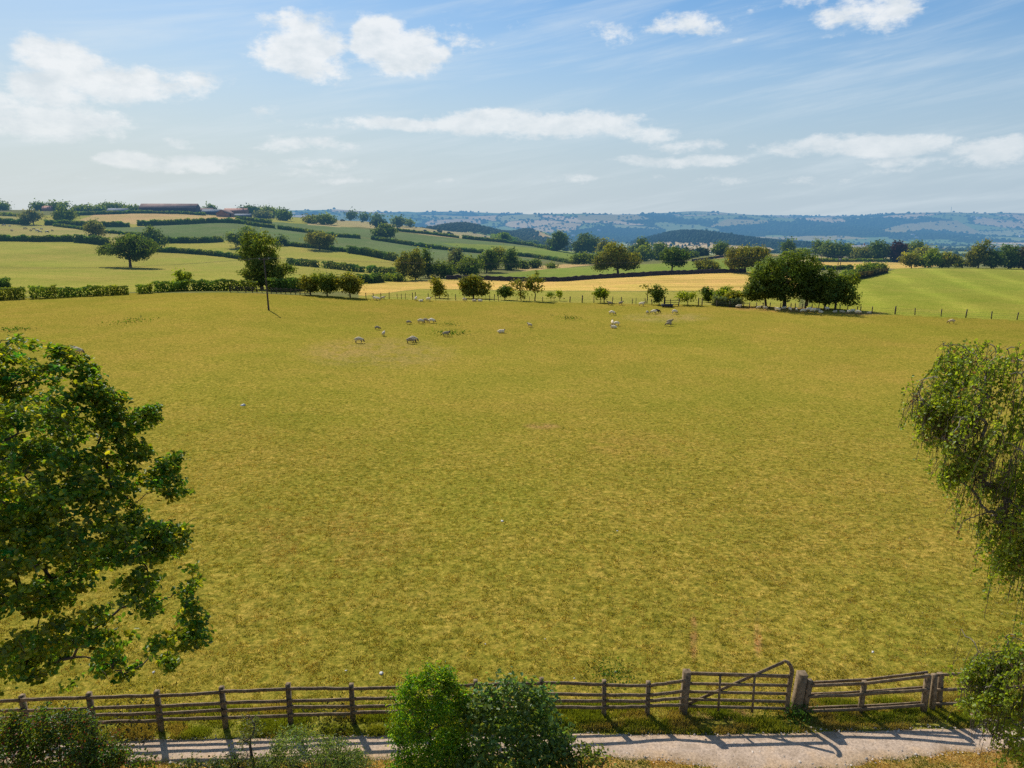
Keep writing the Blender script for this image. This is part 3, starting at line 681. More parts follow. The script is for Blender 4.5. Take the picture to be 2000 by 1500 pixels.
# ------------------------------------------------------------------ trees of the middle distance and beyond
def put_tree(name, label, px, yb, yt, x0, x1, tone='mid', Y=None, group=None, cat='tree', **kw):
    g = ground(px, yb, Y)
    top = H + g.y * float(slope(yt)) 
    h = max(1.0, top - g.z)
    w = (x1 - x0) / F * g.y * 1.0
    lean = ((x0 + x1) / 2 - px) / F * g.y / h
    return make_tree(name, label, cat, g, h, w, tone, group=group, lean=lean, **kw)
GR = 'trees along the ridge of the left hill'
TREES = [
 # name, label, px, base, top, x0, x1, tone, extras
 ('oak_tree', 'broad dark oak standing alone in the left pasture above its own shadow', 255, 522, 460, 205, 308, 'dark', dict(shape='broad', trunk=.24, fill=1.1)),
 ('oak_tree', 'round dark tree in the hedge just behind the lone pasture oak', 297, 484, 442, 268, 322, 'dark', dict(shape='round', trunk=.1)),
 ('ash_tree', 'pale thin-leaved tree in the hedge left of the lone pasture oak', 191, 472, 428, 168, 206, 'pale', dict(shape='open', trunk=.25, fill=.5)),
 ('oak_tree', 'dense tree in the high hedge between the pale tree and the round ridge tree', 128, 438, 405, 110, 148, 'mid', dict(shape='round', trunk=.12)),
 ('ash_tree', 'grey-green airy tree in the high hedge above the cattle', 66, 439, 411, 47, 84, 'pale', dict(shape='open', trunk=.2, fill=.6)),
 ('ridge_tree', 'round-headed tree on the skyline at the far left edge', 7, 414, 394, -8, 18, 'mid', dict(Y=790, shape='round', trunk=.1)),
 ('ridge_tree', 'dome-shaped tree on the skyline left of the small pink roof', 76, 413, 396, 64, 89, 'dark', dict(Y=800, shape='dense', trunk=.1)),
 ('ridge_tree', 'wide dome-shaped tree on the skyline right of the small pink roof', 115, 414, 396, 99, 132, 'mid', dict(Y=800, shape='dense', trunk=.1)),
 ('ridge_tree', 'small round tree on the ridge, first in the row left of the low grey shed', 152, 413, 402, 143, 162, 'mid', dict(Y=805, shape='round', trunk=.1)),
 ('ridge_tree', 'small round tree on the ridge, second in the row left of the low grey shed', 169, 414, 402, 160, 178, 'mid', dict(Y=800, shape='round', trunk=.1)),
 ('ridge_tree', 'low tree on the ridge, third in the row left of the low grey shed', 187, 414, 404, 177, 202, 'mid', dict(Y=815, shape='dense', trunk=.1)),
 ('ridge_tree', 'tallest ridge tree rising behind the low grey shed', 219, 414, 397, 199, 243, 'mid', dict(Y=850, shape='broad', trunk=.1)),
 ('ridge_tree', 'round tree on the ridge between the low grey shed and the big barn', 259, 415, 402, 247, 271, 'mid', dict(Y=800, shape='dense', trunk=.1)),
 ('ridge_tree', 'small tree poking above the farm roofs right of the big barn', 409, 416, 401, 401, 424, 'dark', dict(Y=900, shape='round', trunk=.1)),
 ('ridge_tree', 'tiny round tree on the skyline beside the end of the farm roofs', 474, 418, 404, 470, 479, 'blue', dict(Y=930, shape='round', trunk=.1)),
 ('ridge_tree', 'dark domed tree on the skyline right of the farm roofs', 494, 420, 402, 480, 509, 'dark', dict(Y=930, shape='dense', trunk=.1)),
 ('ridge_tree', 'tall tree crowning the clump at the right end of the farmstead', 529, 434, 403, 513, 545, 'mid', dict(Y=840, shape='round', trunk=.1)),
 ('ridge_tree', 'dark tree at the right edge of the farmstead clump', 555, 436, 409, 541, 569, 'dark', dict(Y=770, shape='dense', trunk=.08)),
 ('ridge_tree', 'pale bushy tree in front of the farmstead clump', 516, 435, 414, 502, 534, 'pale', dict(Y=790, shape='dense', trunk=.05)),
 ('ridge_tree', 'olive tree on the hill edge, left of a pair below the distant blue ridge', 608, 438, 421, 597, 622, 'olive', dict(Y=745, shape='dense', trunk=.08)),
 ('ridge_tree', 'olive tree on the hill edge, right of a pair below the distant blue ridge', 634, 440, 419, 616, 654, 'mid', dict(Y=735, shape='dense', trunk=.08)),
 ('skyline_oak', 'lone oak against the distant ridge, left of three in a line', 685, 430, 412, 677, 694, 'dark', dict(Y=1150, shape='round', trunk=.2)),
 ('skyline_oak', 'lone oak against the distant ridge, middle of three in a line', 711, 431, 415, 703, 720, 'dark', dict(Y=1150, shape='round', trunk=.2)),
 ('skyline_oak', 'lone oak against the distant ridge, right of three in a line', 736, 433, 417, 728, 745, 'dark', dict(Y=1130, shape='round', trunk=.2)),
 ('oak_tree', 'bluish round tree on the pale stubble behind the slope oak', 741, 447, 427, 729, 753, 'blue', dict(Y=850, shape='dense', trunk=.1)),
 ('oak_tree', 'round tree at the right side of the pale stubble hilltop', 777, 441, 423, 766, 789, 'dark', dict(Y=1020, shape='dense', trunk=.1)),
 ('oak_tree', 'small tree between the pale stubble hilltop and the wooded hill', 799, 440, 429, 792, 806, 'mid', dict(Y=1050, shape='round', trunk=.1)),
 ('oak_tree', 'solitary oak on the second slope hedge with a spreading crown', 749, 469, 438, 730, 771, 'dark', dict(shape='broad', trunk=.2)),
 ('oak_tree', 'airy oak on the third slope hedge casting shade on the yellow field', 624, 488, 453, 600, 650, 'olive', dict(shape='open', trunk=.2, fill=.9)),
 ('hedge_tree', 'small round tree in the hedge left of the airy slope oak', 549, 480, 462, 540, 559, 'dark', dict(shape='dense', trunk=.15)),
 ('oak_tree', 'round tree rising behind the tall ivy-clad tree by the pole', 474, 484, 441, 450, 501, 'mid', dict(shape='round', trunk=.15)),
 ('hedge_tree', 'small dense leaning tree standing in the near left hedge', 355, 567, 527, 339, 372, 'bright', dict(shape='dense', trunk=.1)),
 ('hawthorn_tree', 'left tree of the three thorn trees by the far rail fence', 607, 576, 537, 590, 624, 'olive', dict(shape='round', trunk=.2)),
 ('hawthorn_tree', 'middle and widest of the three thorn trees by the far rail fence', 639, 578, 529, 614, 664, 'mid', dict(shape='round', trunk=.22)),
 ('hawthorn_tree', 'right tree of the three thorn trees by the far rail fence', 684, 581, 532, 658, 706, 'olive', dict(shape='round', trunk=.2)),
 ('thorn_tree', 'twisted narrow thorn tree between the rail fence and the round bush tree', 858, 582, 540, 844, 874, 'yellow', dict(shape='open', trunk=.12, fill=.55)),
 ('thorn_tree', 'stout bushy thorn tree with drooping right arm on the far fence line', 924, 583, 538, 900, 957, 'olive', dict(shape='dense', trunk=.15)),
 ('thorn_tree', 'small ball-shaped thorn bush with many stems on the far fence line', 986, 586, 559, 972, 1001, 'dark', dict(shape='dense', trunk=.25)),
 ('thorn_tree', 'sparse ragged thorn tree left of the leaning one', 1018, 587, 545, 1000, 1030, 'olive', dict(shape='open', trunk=.2, fill=.3)),
 ('thorn_tree', 'tall sparse leaning thorn tree in the middle of the far fence', 1045, 588, 529, 1026, 1059, 'olive', dict(shape='open', trunk=.35, fill=.45)),
 ('sapling', 'left of two stunted saplings on the far fence line', 1076, 588, 569, 1069, 1084, 'bright', dict(shape='scrub', trunk=.4, fill=.3)),
 ('sapling', 'right of two stunted saplings on the far fence line', 1093, 588, 568, 1087, 1100, 'bright', dict(shape='scrub', trunk=.45, fill=.35)),
 ('thorn_tree', 'small wind-pruned green tree before the golden field', 1173, 591, 560, 1159, 1187, 'bright', dict(shape='open', trunk=.35, fill=.8)),
 ('dead_thorn_tree', 'almost leafless forked thorn tree before the golden field', 1263, 593, 545, 1250, 1281, 'olive', dict(shape='scrub', trunk=.4, fill=.05)),
 ('thorn_tree', 'half-leafed thorn tree leaning on the leafless one', 1287, 595, 557, 1273, 1300, 'dark', dict(shape='open', trunk=.15, fill=.7)),
 ('thorn_tree', 'low thorn tree blown sideways between the hurdle and the gorse', 1344, 595, 572, 1324, 1354, 'bright', dict(shape='scrub', trunk=.35, fill=.45)),
 ('thorn_tree', 'round thorn bush at the left end of the bushes by the big clump', 1383, 590, 562, 1370, 1397, 'dark', dict(shape='dense', trunk=.15)),
 ('gorse_bush', 'bright yellow-green bush, left of three beside the big clump', 1409, 589, 566, 1396, 1424, 'bright', dict(shape='dense', trunk=.05, Y=153)),
 ('gorse_bush', 'bright yellow-green bush, tallest of three beside the big clump', 1427, 588, 559, 1411, 1443, 'bright', dict(shape='dense', trunk=.05, Y=158)),
 ('gorse_bush', 'bright yellow-green bush with bare stems nearest the field', 1435, 597, 570, 1414, 1452, 'yellow', dict(shape='round', trunk=.3)),
 ('poplar_tree', 'tall narrow pale tree, leftmost of the row beyond the golden field', 786, 548, 490, 774, 799, 'olive', dict(shape='tall', trunk=.06)),
 ('poplar_tree', 'tall tree with a pale top, second of the row beyond the golden field', 812, 547, 485, 795, 829, 'olive', dict(shape='tall', trunk=.06)),
 ('spruce_tree', 'pointed dark tree, third of the row beyond the golden field', 836, 543, 486, 820, 851, 'dark', dict(shape='cone', trunk=.05)),
 ('alder_tree', 'rounded shorter tree right of the pointed dark one', 866, 543, 508, 848, 887, 'mid', dict(shape='dense', trunk=.06)),
 ('poplar_tree', 'pale slim tree standing between the rounded trees beyond the wall end', 892, 529, 482, 875, 908, 'pale', dict(shape='tall', trunk=.1, fill=.8)),
 ('alder_tree', 'spreading tree right of the pale slim one', 915, 540, 500, 890, 940, 'mid', dict(shape='dense', trunk=.06)),
 ('alder_tree', 'dark tall tree in the dip beyond the dry wall', 950, 532, 486, 934, 971, 'dark', dict(shape='dense', trunk=.06)),
 ('alder_tree', 'lighter tree with a yellowish top behind the dark one in the dip', 968, 529, 483, 952, 988, 'olive', dict(Y=350, shape='tall', trunk=.06)),
 ('alder_tree', 'dark rounded tree at the right end of the dip', 996, 528, 487, 983, 1014, 'dark', dict(shape='dense', trunk=.06)),
 ('shrub', 'low bush at the right end of the dip before the orange track', 1022, 525, 509, 1012, 1031, 'dark', dict(shape='dense', trunk=.05)),
 ('shrub', 'round bush on the small orange field beyond the dip', 1044, 524, 508, 1033, 1055, 'dark', dict(shape='dense', trunk=.05)),
 ('shrub', 'tiny bush right of the round bush on the small orange field', 1074, 524, 516, 1067, 1083, 'mid', dict(shape='dense', trunk=.05)),
 ('oak_tree', 'large spreading oak behind the dry wall beyond the golden field', 1207, 537, 472, 1162, 1247, 'olive', dict(shape='open', trunk=.16, fill=1.2, seed=42)),
 ('oak_tree', 'smaller oak with a clear trunk on the green field beyond the wall', 1312, 529, 482, 1288, 1340, 'dark', dict(shape='broad', trunk=.22)),
 ('hawthorn_tree', 'squat round thorn tree behind the wall right of the two oaks', 1383, 529, 507, 1360, 1402, 'olive', dict(shape='dense', trunk=.1)),
 ('oak_tree', 'large rounded oak behind the left side of the big dark clump', 1456, 532, 480, 1414, 1492, 'olive', dict(shape='round', trunk=.18)),
 ('oak_tree', 'dark dome-shaped tree on the crest beyond the green field', 1407, 498, 473, 1391, 1423, 'dark', dict(Y=450, shape='dense', trunk=.08)),
 ('horse_chestnut_tree', 'tallest dark tree of the clump with sheep in its shade, two trunks', 1531, 601, 487, 1468, 1592, 'dark', dict(shape='dense', trunk=.14, fill=1.3, cmax=16000)),
 ('horse_chestnut_tree', 'dark tree at the left end of the clump with sheep in its shade', 1496, 598, 515, 1450, 1522, 'mid', dict(shape='dense', trunk=.16, fill=1.0)),
 ('horse_chestnut_tree', 'middle tree of the shady clump beside the slanting pole', 1573, 602, 510, 1545, 1608, 'dark', dict(shape='dense', trunk=.16, fill=1.0)),
 ('horse_chestnut_tree', 'lower rounded tree right of the slanting pole in the shady clump', 1611, 603, 524, 1574, 1645, 'dark', dict(shape='dense', trunk=.15, fill=1.2)),
 ('horse_chestnut_tree', 'rightmost tree of the shady clump with drooping branches', 1630, 605, 533, 1598, 1674, 'mid', dict(shape='dense', trunk=.12, fill=1.2)),
 ('hedge_tree', 'dark rounded tree on the slope crest, first right of the clipped hedge', 1087, 494, 452, 1068, 1109, 'dark', dict(Y=640, shape='dense', trunk=.05)),
 ('hedge_tree', 'dark rounded tree on the slope crest, second right of the clipped hedge', 1142, 492, 456, 1119, 1169, 'dark', dict(Y=655, shape='dense', trunk=.05)),
 ('valley_tree', 'tree with bright lower leaves beside the track below the slope crest', 1140, 518, 495, 1118, 1161, 'mid', dict(Y=400, shape='dense', trunk=.05)),
 ('valley_tree', 'dark tree filling the gap left of the spreading oak', 1172, 520, 492, 1156, 1190, 'dark', dict(Y=410, shape='dense', trunk=.05)),
 ('valley_tree', 'olive tree showing over the left shoulder of the spreading oak', 1181, 512, 466, 1166, 1200, 'olive', dict(Y=520, shape='dense', trunk=.05)),
 ('valley_tree', 'tallest tree of the wood behind the two field oaks', 1243, 512, 466, 1226, 1266, 'dark', dict(Y=540, shape='dense', trunk=.05)),
 ('valley_tree', 'rounded tree behind the right side of the spreading oak', 1258, 516, 476, 1240, 1276, 'mid', dict(Y=470, shape='dense', trunk=.05)),
 ('valley_tree', 'rounded tree in the wood left of the clear-trunked oak', 1283, 515, 475, 1266, 1302, 'dark', dict(Y=480, shape='dense', trunk=.05)),
 ('valley_tree', 'bluish tree behind the wood, right of the clear-trunked oak', 1341, 511, 484, 1328, 1352, 'blue', dict(Y=560, shape='dense', trunk=.05)),
 ('valley_tree', 'dark low tree right of the clear-trunked oak', 1348, 511, 493, 1335, 1362, 'dark', dict(Y=450, shape='dense', trunk=.05)),
 ('valley_tree', 'round tree right of the wood, before the conifer hill', 1368, 508, 484, 1354, 1383, 'blue', dict(Y=520, shape='dense', trunk=.05)),
 ('shrub', 'low tree at the left foot of the wood below the crest', 1222, 517, 486, 1208, 1244, 'blue', dict(Y=620, shape='dense', trunk=.05)),
 ('pine_tree', 'lone upright tree above the top of the big dark clump', 1537, 500, 465, 1525, 1548, 'dark', dict(Y=520, shape='tall', trunk=.2)),
 ('shrub', 'low bush below the lone upright tree', 1556, 500, 486, 1538, 1574, 'mid', dict(Y=480, shape='dense', trunk=.05)),
 ('pine_tree', 'dark flat-topped pine, leftmost of the tree belt on the right', 1597, 500, 467, 1586, 1610, 'dark', dict(Y=520, shape='tall', trunk=.12)),
 ('belt_tree', 'green tree second from the left in the tree belt on the right', 1617, 502, 470, 1603, 1632, 'mid', dict(Y=510, shape='dense', trunk=.06)),
 ('belt_tree', 'dark tree third from the left in the tree belt on the right', 1639, 502, 471, 1624, 1656, 'dark', dict(Y=505, shape='dense', trunk=.06)),
 ('belt_tree', 'narrower tree at the yellow gable end in the tree belt', 1658, 502, 475, 1649, 1668, 'mid', dict(Y=520, shape='dense', trunk=.06)),
 ('belt_tree', 'lower broad tree before the slate roof in the tree belt', 1685, 504, 480, 1666, 1706, 'olive', dict(Y=490, shape='dense', trunk=.06)),
 ('belt_tree', 'high broad tree just left of the purple-leaved one', 1715, 505, 470, 1696, 1737, 'dark', dict(Y=485, shape='dense', trunk=.1)),
 ('copper_beech_tree', 'purple-leaved tree in the middle of the tree belt', 1751, 507, 471, 1736, 1768, 'purple', dict(Y=480, shape='dense', trunk=.05)),
 ('belt_tree', 'green tree just right of the purple-leaved one', 1787, 506, 470, 1766, 1806, 'mid', dict(Y=490, shape='dense', trunk=.05)),
 ('thorn_tree', 'yellow-green flat-topped tree on the crest of the right field', 1780, 524, 495, 1761, 1797, 'yellow', dict(Y=330, shape='open', trunk=.2, fill=1.2)),
 ('thorn_tree', 'bright upright tree on the crest, right of the flat-topped one', 1812, 524, 486, 1799, 1831, 'bright', dict(Y=325, shape='dense', trunk=.1)),
 ('thorn_tree', 'dark low tree on the crest in the middle of the field-edge row', 1834, 524, 497, 1822, 1849, 'dark', dict(Y=328, shape='dense', trunk=.1)),
 ('thorn_tree', 'pale-trunked low tree on the crest, right in the field-edge row', 1852, 524, 494, 1838, 1870, 'olive', dict(Y=326, shape='dense', trunk=.15)),
 ('thorn_tree', 'last and lowest small tree of the field-edge row before the gap', 1873, 524, 503, 1862, 1884, 'mid', dict(Y=330, shape='dense', trunk=.1)),
 ('crest_tree', 'tall rounded tree starting the dark mass at the right field crest', 1910, 524, 469, 1888, 1934, 'olive', dict(Y=325, shape='dense', trunk=.08)),
 ('crest_tree', 'lower tree in the dip of the dark mass at the right field crest', 1941, 524, 489, 1926, 1958, 'dark', dict(Y=322, shape='dense', trunk=.08)),
 ('crest_tree', 'high domed tree of the dark mass near the right edge', 1969, 524, 477, 1949, 1992, 'dark', dict(Y=326, shape='dense', trunk=.08)),
 ('crest_tree', 'rusty-tinted tree cut by the right edge of the view', 2000, 524, 480, 1984, 2030, (0.09, 0.075, 0.03), dict(Y=325, shape='dense', trunk=.08)),
 ('belt_tree', 'olive tree behind the crest row, below the purple-leaved tree', 1798, 510, 480, 1780, 1822, 'olive', dict(Y=400, shape='dense', trunk=.05)),
 ('gorse_bush', 'low bright bush, nearest of the diagonal row behind the clump', 1657, 547, 530, 1640, 1672, 'bright', dict(shape='dense', trunk=.03, Y=245)),
 ('gorse_bush', 'bright bush, second of the diagonal row behind the clump', 1671, 541, 523, 1654, 1688, 'mid', dict(shape='dense', trunk=.03, Y=255)),
 ('gorse_bush', 'brightest bush in the middle of the diagonal row behind the clump', 1691, 537, 515, 1676, 1706, 'bright', dict(shape='dense', trunk=.03, Y=272)),
 ('gorse_bush', 'green bush at the upper end of the diagonal row behind the clump', 1712, 532, 514, 1698, 1726, 'mid', dict(shape='dense', trunk=.03, Y=288)),
 ('shrub', 'bush with a green top between the two hedges left of the narrow tree row', 758, 549, 534, 749, 772, 'bright', dict(shape='dense', trunk=.03)),
 ('shrub', 'rounded bush directly left of the narrow tree row', 776, 550, 535, 766, 788, 'mid', dict(shape='dense', trunk=.03)),
]
for (name, label, px, yb, yt, x0, x1, tone, kw) in TREES:
    kw = dict(kw); cat = 'bush' if ('bush' in name or name == 'shrub') else ('sapling' if name == 'sapling' else 'tree')
    put_tree(name, label, px, yb, yt, x0, x1, tone, cat=cat, **kw)
# the tall ivy-clad tree with a ragged, many-lobed outline by the pole
g = ground(512, 565); ht = height_at(453, g.y) - g.z; wd = 118 / F * g.y
make_tree('oak_tree', 'tall ragged tree with several crown lobes rising behind the power pole', 'tree', g, ht, wd, 'mid', trunk=.1, fill=1.3, cmax=14000,
          lobes=[(-.16, .86, .15), (-.24, .70, .13), (-.12, .62, .15), (-.05, .80, .12), (.14, .88, .13), (.24, .83, .10), (.12, .70, .14), (.22, .60, .13), (.05, .5, .17), (-.12, .40, .17), (.02, .30, .17), (-.03, .18, .12),
                 (.2, .42, .15), (.34, .46, .12), (.45, .44, .08), (-.3, .38, .08), (.1, .2, .1), (.30, .36, .09), (-.18, .28, .1)], seed=5)

# hedges -------------------------------------------------------------------------------------
def make_hedge(name, label, pts, h, w, tone='dark', gaps=0.0, group=None, Ys=None, ragged=0.36, cat='hedge', fill=1.0):
    """pts: (px, py) of the hedge foot; Ys optional distances"""
    W = [ground(p[0], p[1], None if Ys is None else Ys[i]) for i, p in enumerate(pts)]
    W = np.array([tuple(v) for v in W])
    seg = np.linalg.norm(np.diff(W[:, :2], axis=0), axis=1); L = seg.sum(); cum = np.concatenate([[0], np.cumsum(seg)])
    c0 = W[len(W) // 2].copy(); dist = W[:, 1].mean(); pxm = 710 / dist
    rng = np.random.default_rng(int(abs(c0[0] * 3 + c0[1])) + 5)
    leaf = max(0.2, 1.7 / pxm)
    n = int(min(26000, fill * 2.4 * L * (2 * h + w) / (leaf * leaf * 0.55)))
    s = rng.random(n) * L
    # keep = gappy stretches
    dens = fbm(s / (h * 2.2), s * 0 + 3, 91, 3)
    s = s[dens > 0.04 + 0.5 * gaps] if gaps else s
    n = len(s)
    X = np.interp(s, cum, W[:, 0]); Yv = np.interp(s, cum, W[:, 1])
    dx = np.interp(s + .5, cum, W[:, 0]) - np.interp(s - .5, cum, W[:, 0]); dy = np.interp(s + .5, cum, W[:, 1]) - np.interp(s - .5, cum, W[:, 1])
    nrm = np.stack([-dy, dx], 1) / (np.hypot(dx, dy)[:, None] + 1e-6)
    hh = h * (1 + ragged * 2 * (fbm(s / (h * 1.1), s * 0, 92, 3) - .5)) + 0.35 * ragged * h * (rng.random(n) ** 6)
    t = rng.random(n); a = rng.uniform(-1, 1, n)
    zt = t * hh; off = a * w / 2 * np.sqrt(np.clip(1.05 - (t - .35) ** 2, 0.2, 1))
    top = rng.random(n) < 0.3; zt = np.where(top, hh * rng.uniform(.9, 1.03, n), zt)
    edge = rng.random(n) < .55; off = np.where(edge & ~top, np.sign(a) * w / 2 * rng.uniform(.8, 1.1, n), off)
    X = X + nrm[:, 0] * off + rng.normal(0, .15, n); Yv = Yv + nrm[:, 1] * off
    Z = zf(X, Yv) + zt
    nn = np.stack([nrm[:, 0] * np.sign(off), nrm[:, 1] * np.sign(off), np.where(top, 1.6, .35)], 1) * .8 + rng.normal(size=(n, 3)) * .5
    bc = np.array(LEAFC[tone]) if isinstance(tone, str) else np.array(tone)
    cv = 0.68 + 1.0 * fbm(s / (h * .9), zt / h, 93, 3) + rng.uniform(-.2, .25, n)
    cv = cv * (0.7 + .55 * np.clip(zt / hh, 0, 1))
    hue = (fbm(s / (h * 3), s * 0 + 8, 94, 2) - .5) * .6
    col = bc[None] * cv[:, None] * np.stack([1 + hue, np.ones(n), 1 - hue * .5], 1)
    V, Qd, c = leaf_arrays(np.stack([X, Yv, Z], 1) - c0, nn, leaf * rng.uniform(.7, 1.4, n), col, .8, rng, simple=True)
    # woody core
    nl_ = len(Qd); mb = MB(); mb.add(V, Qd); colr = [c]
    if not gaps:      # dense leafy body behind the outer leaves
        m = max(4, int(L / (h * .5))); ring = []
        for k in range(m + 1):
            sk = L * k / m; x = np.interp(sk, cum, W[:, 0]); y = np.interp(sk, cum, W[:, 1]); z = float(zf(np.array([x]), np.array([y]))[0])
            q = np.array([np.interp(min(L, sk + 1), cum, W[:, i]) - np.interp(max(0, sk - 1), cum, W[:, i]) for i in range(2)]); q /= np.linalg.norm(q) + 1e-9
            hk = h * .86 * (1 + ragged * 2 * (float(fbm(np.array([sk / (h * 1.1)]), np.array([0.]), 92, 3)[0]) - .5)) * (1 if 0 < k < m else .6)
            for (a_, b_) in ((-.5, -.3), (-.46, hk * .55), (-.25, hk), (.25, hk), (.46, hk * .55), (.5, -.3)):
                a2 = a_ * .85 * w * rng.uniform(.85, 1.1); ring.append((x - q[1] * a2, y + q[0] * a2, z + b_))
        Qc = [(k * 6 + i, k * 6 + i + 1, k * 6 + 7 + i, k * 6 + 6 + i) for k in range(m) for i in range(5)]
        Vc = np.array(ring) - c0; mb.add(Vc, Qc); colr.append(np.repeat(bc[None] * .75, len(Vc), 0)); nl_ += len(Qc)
    nv_ = mb.n; m = max(3, int(L / max(1.2, 2.2 / pxm)))
    m = min(m, 160) if gaps else 0
    for k in range(m):
        sk = (k + rng.uniform(.2, .8)) / m * L
        if gaps and fbm(np.array([sk / (h * 2.2)]), np.array([3.0]), 91, 3)[0] < 0.04 + 0.5 * gaps: continue
        x = np.interp(sk, cum, W[:, 0]); y = np.interp(sk, cum, W[:, 1]); z = float(zf(np.array([x]), np.array([y]))[0])
        b = np.array([x, y, z - .1]) - c0
        for q in range(2):
            mb.tube([b, b + np.array([rng.normal(0, .25), rng.normal(0, .2), h * .45]), b + np.array([rng.normal(0, .6), rng.normal(0, .25), h * .85])], [.07, .05, .02], 4, cap=False)
    colr.append(np.repeat(np.array([[.06, .05, .04]]), mb.n - nv_, 0))
    Qa = np.concatenate(mb.Q); me = mk(name, np.concatenate(mb.V), Qa, None, [M_LEAF, M_BARK], np.concatenate(colr), np.where(np.arange(len(Qa)) < nl_, 0, 1))
    o = link(name, me, None, tuple(c0)); tag(o, label, cat, group); return o
HG = [
 ('left end of the near gappy hedge, running in from the left edge', [(-160, 596), (-60, 590), (0, 586), (60, 583), (111, 581)], 2.0, 1.6, 'mid', .12),
 ('stretch of the near gappy hedge below the lone pasture oak', [(112, 581), (190, 577), (240, 575), (298, 572)], 1.6, 1.3, 'mid', .30),
 ('stretch of the near gappy hedge around the small leaning tree', [(302, 571), (345, 569), (368, 568)], 1.9, 1.5, 'mid', .25),
 ('stretch of the near hedge between the leaning tree and the tall ragged tree', [(374, 568), (400, 568), (430, 568), (470, 568), (500, 569)], 2.0, 1.5, 'dark', .3),
 ('thick rounded piece of hedge between the tall ragged tree and the thorn trees', [(528, 570), (550, 570), (570, 569), (587, 568)], 2.9, 2.2, 'dark', 0),
 ('short dark hedge stub behind the near hedge at the left edge', [(-40, 568), (0, 565), (20, 564)], 2.2, 1.6, 'dark', 0),
 ('long clipped hedge across the left hill under the cattle', [(-160, 470), (0, 471), (70, 472), (145, 472)], 3.4, 2.4, 'dark', 0),
 ('clipped hedge continuing from the cattle field down to the lone oak', [(147, 473), (180, 476), (214, 480)], 4.2, 2.6, 'dark', 0),
 ('hedge sloping down from the lone oak behind the yellow pasture', [(300, 492), (350, 494), (400, 498), (440, 502), (486, 508)], 2.6, 2.2, 'dark', 0),
 ('gappy hedge sloping right below the yellow field to the narrow tree row', [(562, 517), (610, 521), (660, 526), (700, 531), (740, 534), (776, 538)], 3.0, 2.2, 'dark', .35),
 ('low clipped hedge block at the foot of the slope right of the thorn trees', [(697, 553), (722, 553), (746, 551)], 2.9, 2.4, 'dark', 0),
 ('square-ended clipped hedge right of the lone oak, ending at a gate', [(318, 475), (370, 475), (410, 474), (435, 472)], 3.6, 2.6, 'dark', 0),
 ('upper hedge above the cattle field from the left edge', [(-120, 436), (0, 437), (30, 438), (56, 439)], 4.2, 3.0, 'dark', 0),
 ('upper hedge between the grey-green tree and the hill gateway', [(88, 440), (140, 441), (200, 443), (254, 443)], 4.0, 3.0, 'dark', 0),
 ('thin dark hedge line slanting down below the hill gateway', [(105, 442), (150, 447), (200, 455), (268, 460)], 1.8, 1.6, 'dark', 0),
 ('long curved hedge under the tan field and the big barn', [(268, 441), (300, 440), (330, 439), (380, 437), (430, 435), (470, 437)], 4.0, 3.0, 'dark', 0),
 ('hedge behind the curve running right to the farmstead clump', [(462, 430), (500, 434), (530, 437)], 3.6, 3.0, 'dark', 0),
 ('top slope hedge, short first piece below the farmstead clump', [(471, 437), (500, 442), (537, 446)], 3.0, 2.6, 'dark', 0),
 ('top slope hedge, long piece left of the gap', [(543, 447), (580, 452), (620, 458), (660, 463), (704, 466)], 3.0, 2.6, 'dark', 0),
 ('top slope hedge, long piece under the solitary spreading oak', [(726, 468), (760, 473), (800, 479), (850, 486), (900, 491), (943, 495)], 3.0, 2.6, 'dark', 0),
 ('second slope hedge, thin piece under the airy oak', [(556, 480), (590, 483), (640, 488), (680, 493)], 2.2, 2.0, 'dark', 0),
 ('second slope hedge, thick piece ending at the narrow tree row', [(680, 494), (715, 499), (745, 505), (775, 511)], 4.2, 3.0, 'dark', 0),
 ('crest hedge along the skyline of the slope, left piece', [(760, 450), (800, 454), (840, 458), (896, 465)], 2.6, 2.2, 'dark', 0),
 ('crest hedge along the skyline of the slope, right piece', [(904, 466), (940, 470), (1000, 476), (1045, 482), (1080, 490)], 3.2, 2.4, 'dark', 0),
 ('thick dark hedgerow crowning the slope left of the crest trees', [(962, 470), (985, 474), (1010, 477), (1052, 482)], 8.0, 6.0, 'dark', 0),
 ('hedge on the far slope below the crest trees', [(1008, 500), (1040, 503), (1080, 509), (1122, 515)], 2.6, 2.4, 'dark', 0),
 ('dark hedge along the ridge in front of the big barn', [(150, 421), (200, 419), (260, 417), (300, 417), (350, 418), (400, 421)], 3.2, 3.0, 'dark', 0),
 ('short ridge hedge at the far left below the skyline', [(-100, 420), (0, 421), (40, 423)], 3.0, 3.0, 'mid', .5),
 ('low hedge between the orange strip and the tree belt on the right', [(1590, 511), (1650, 511), (1700, 511), (1752, 512)], 1.6, 1.8, 'mid', 0),
 ('thin dark hedge at the near side of the orange strip', [(1594, 527), (1640, 527), (1665, 526)], 1.6, 1.4, 'dark', 0),
 ('dark hedge bank running diagonally under the bright bushes', [(1650, 549), (1680, 544), (1706, 538), (1728, 532)], 1.6, 2.2, (0.045, 0.045, 0.02), 0),
 ('scrubby bramble patch between the big clump and the gorse', [(1392, 596), (1420, 598), (1448, 600)], 1.6, 2.0, 'pale', 0),
]
for (label, pts, h, w, tone, gp) in HG:
    h = h * (.86 if h > 2.4 and h < 6 else 1)
    make_hedge('bramble_thicket' if 'bramble' in label else 'hedge', label, pts, h, w, tone, gp)

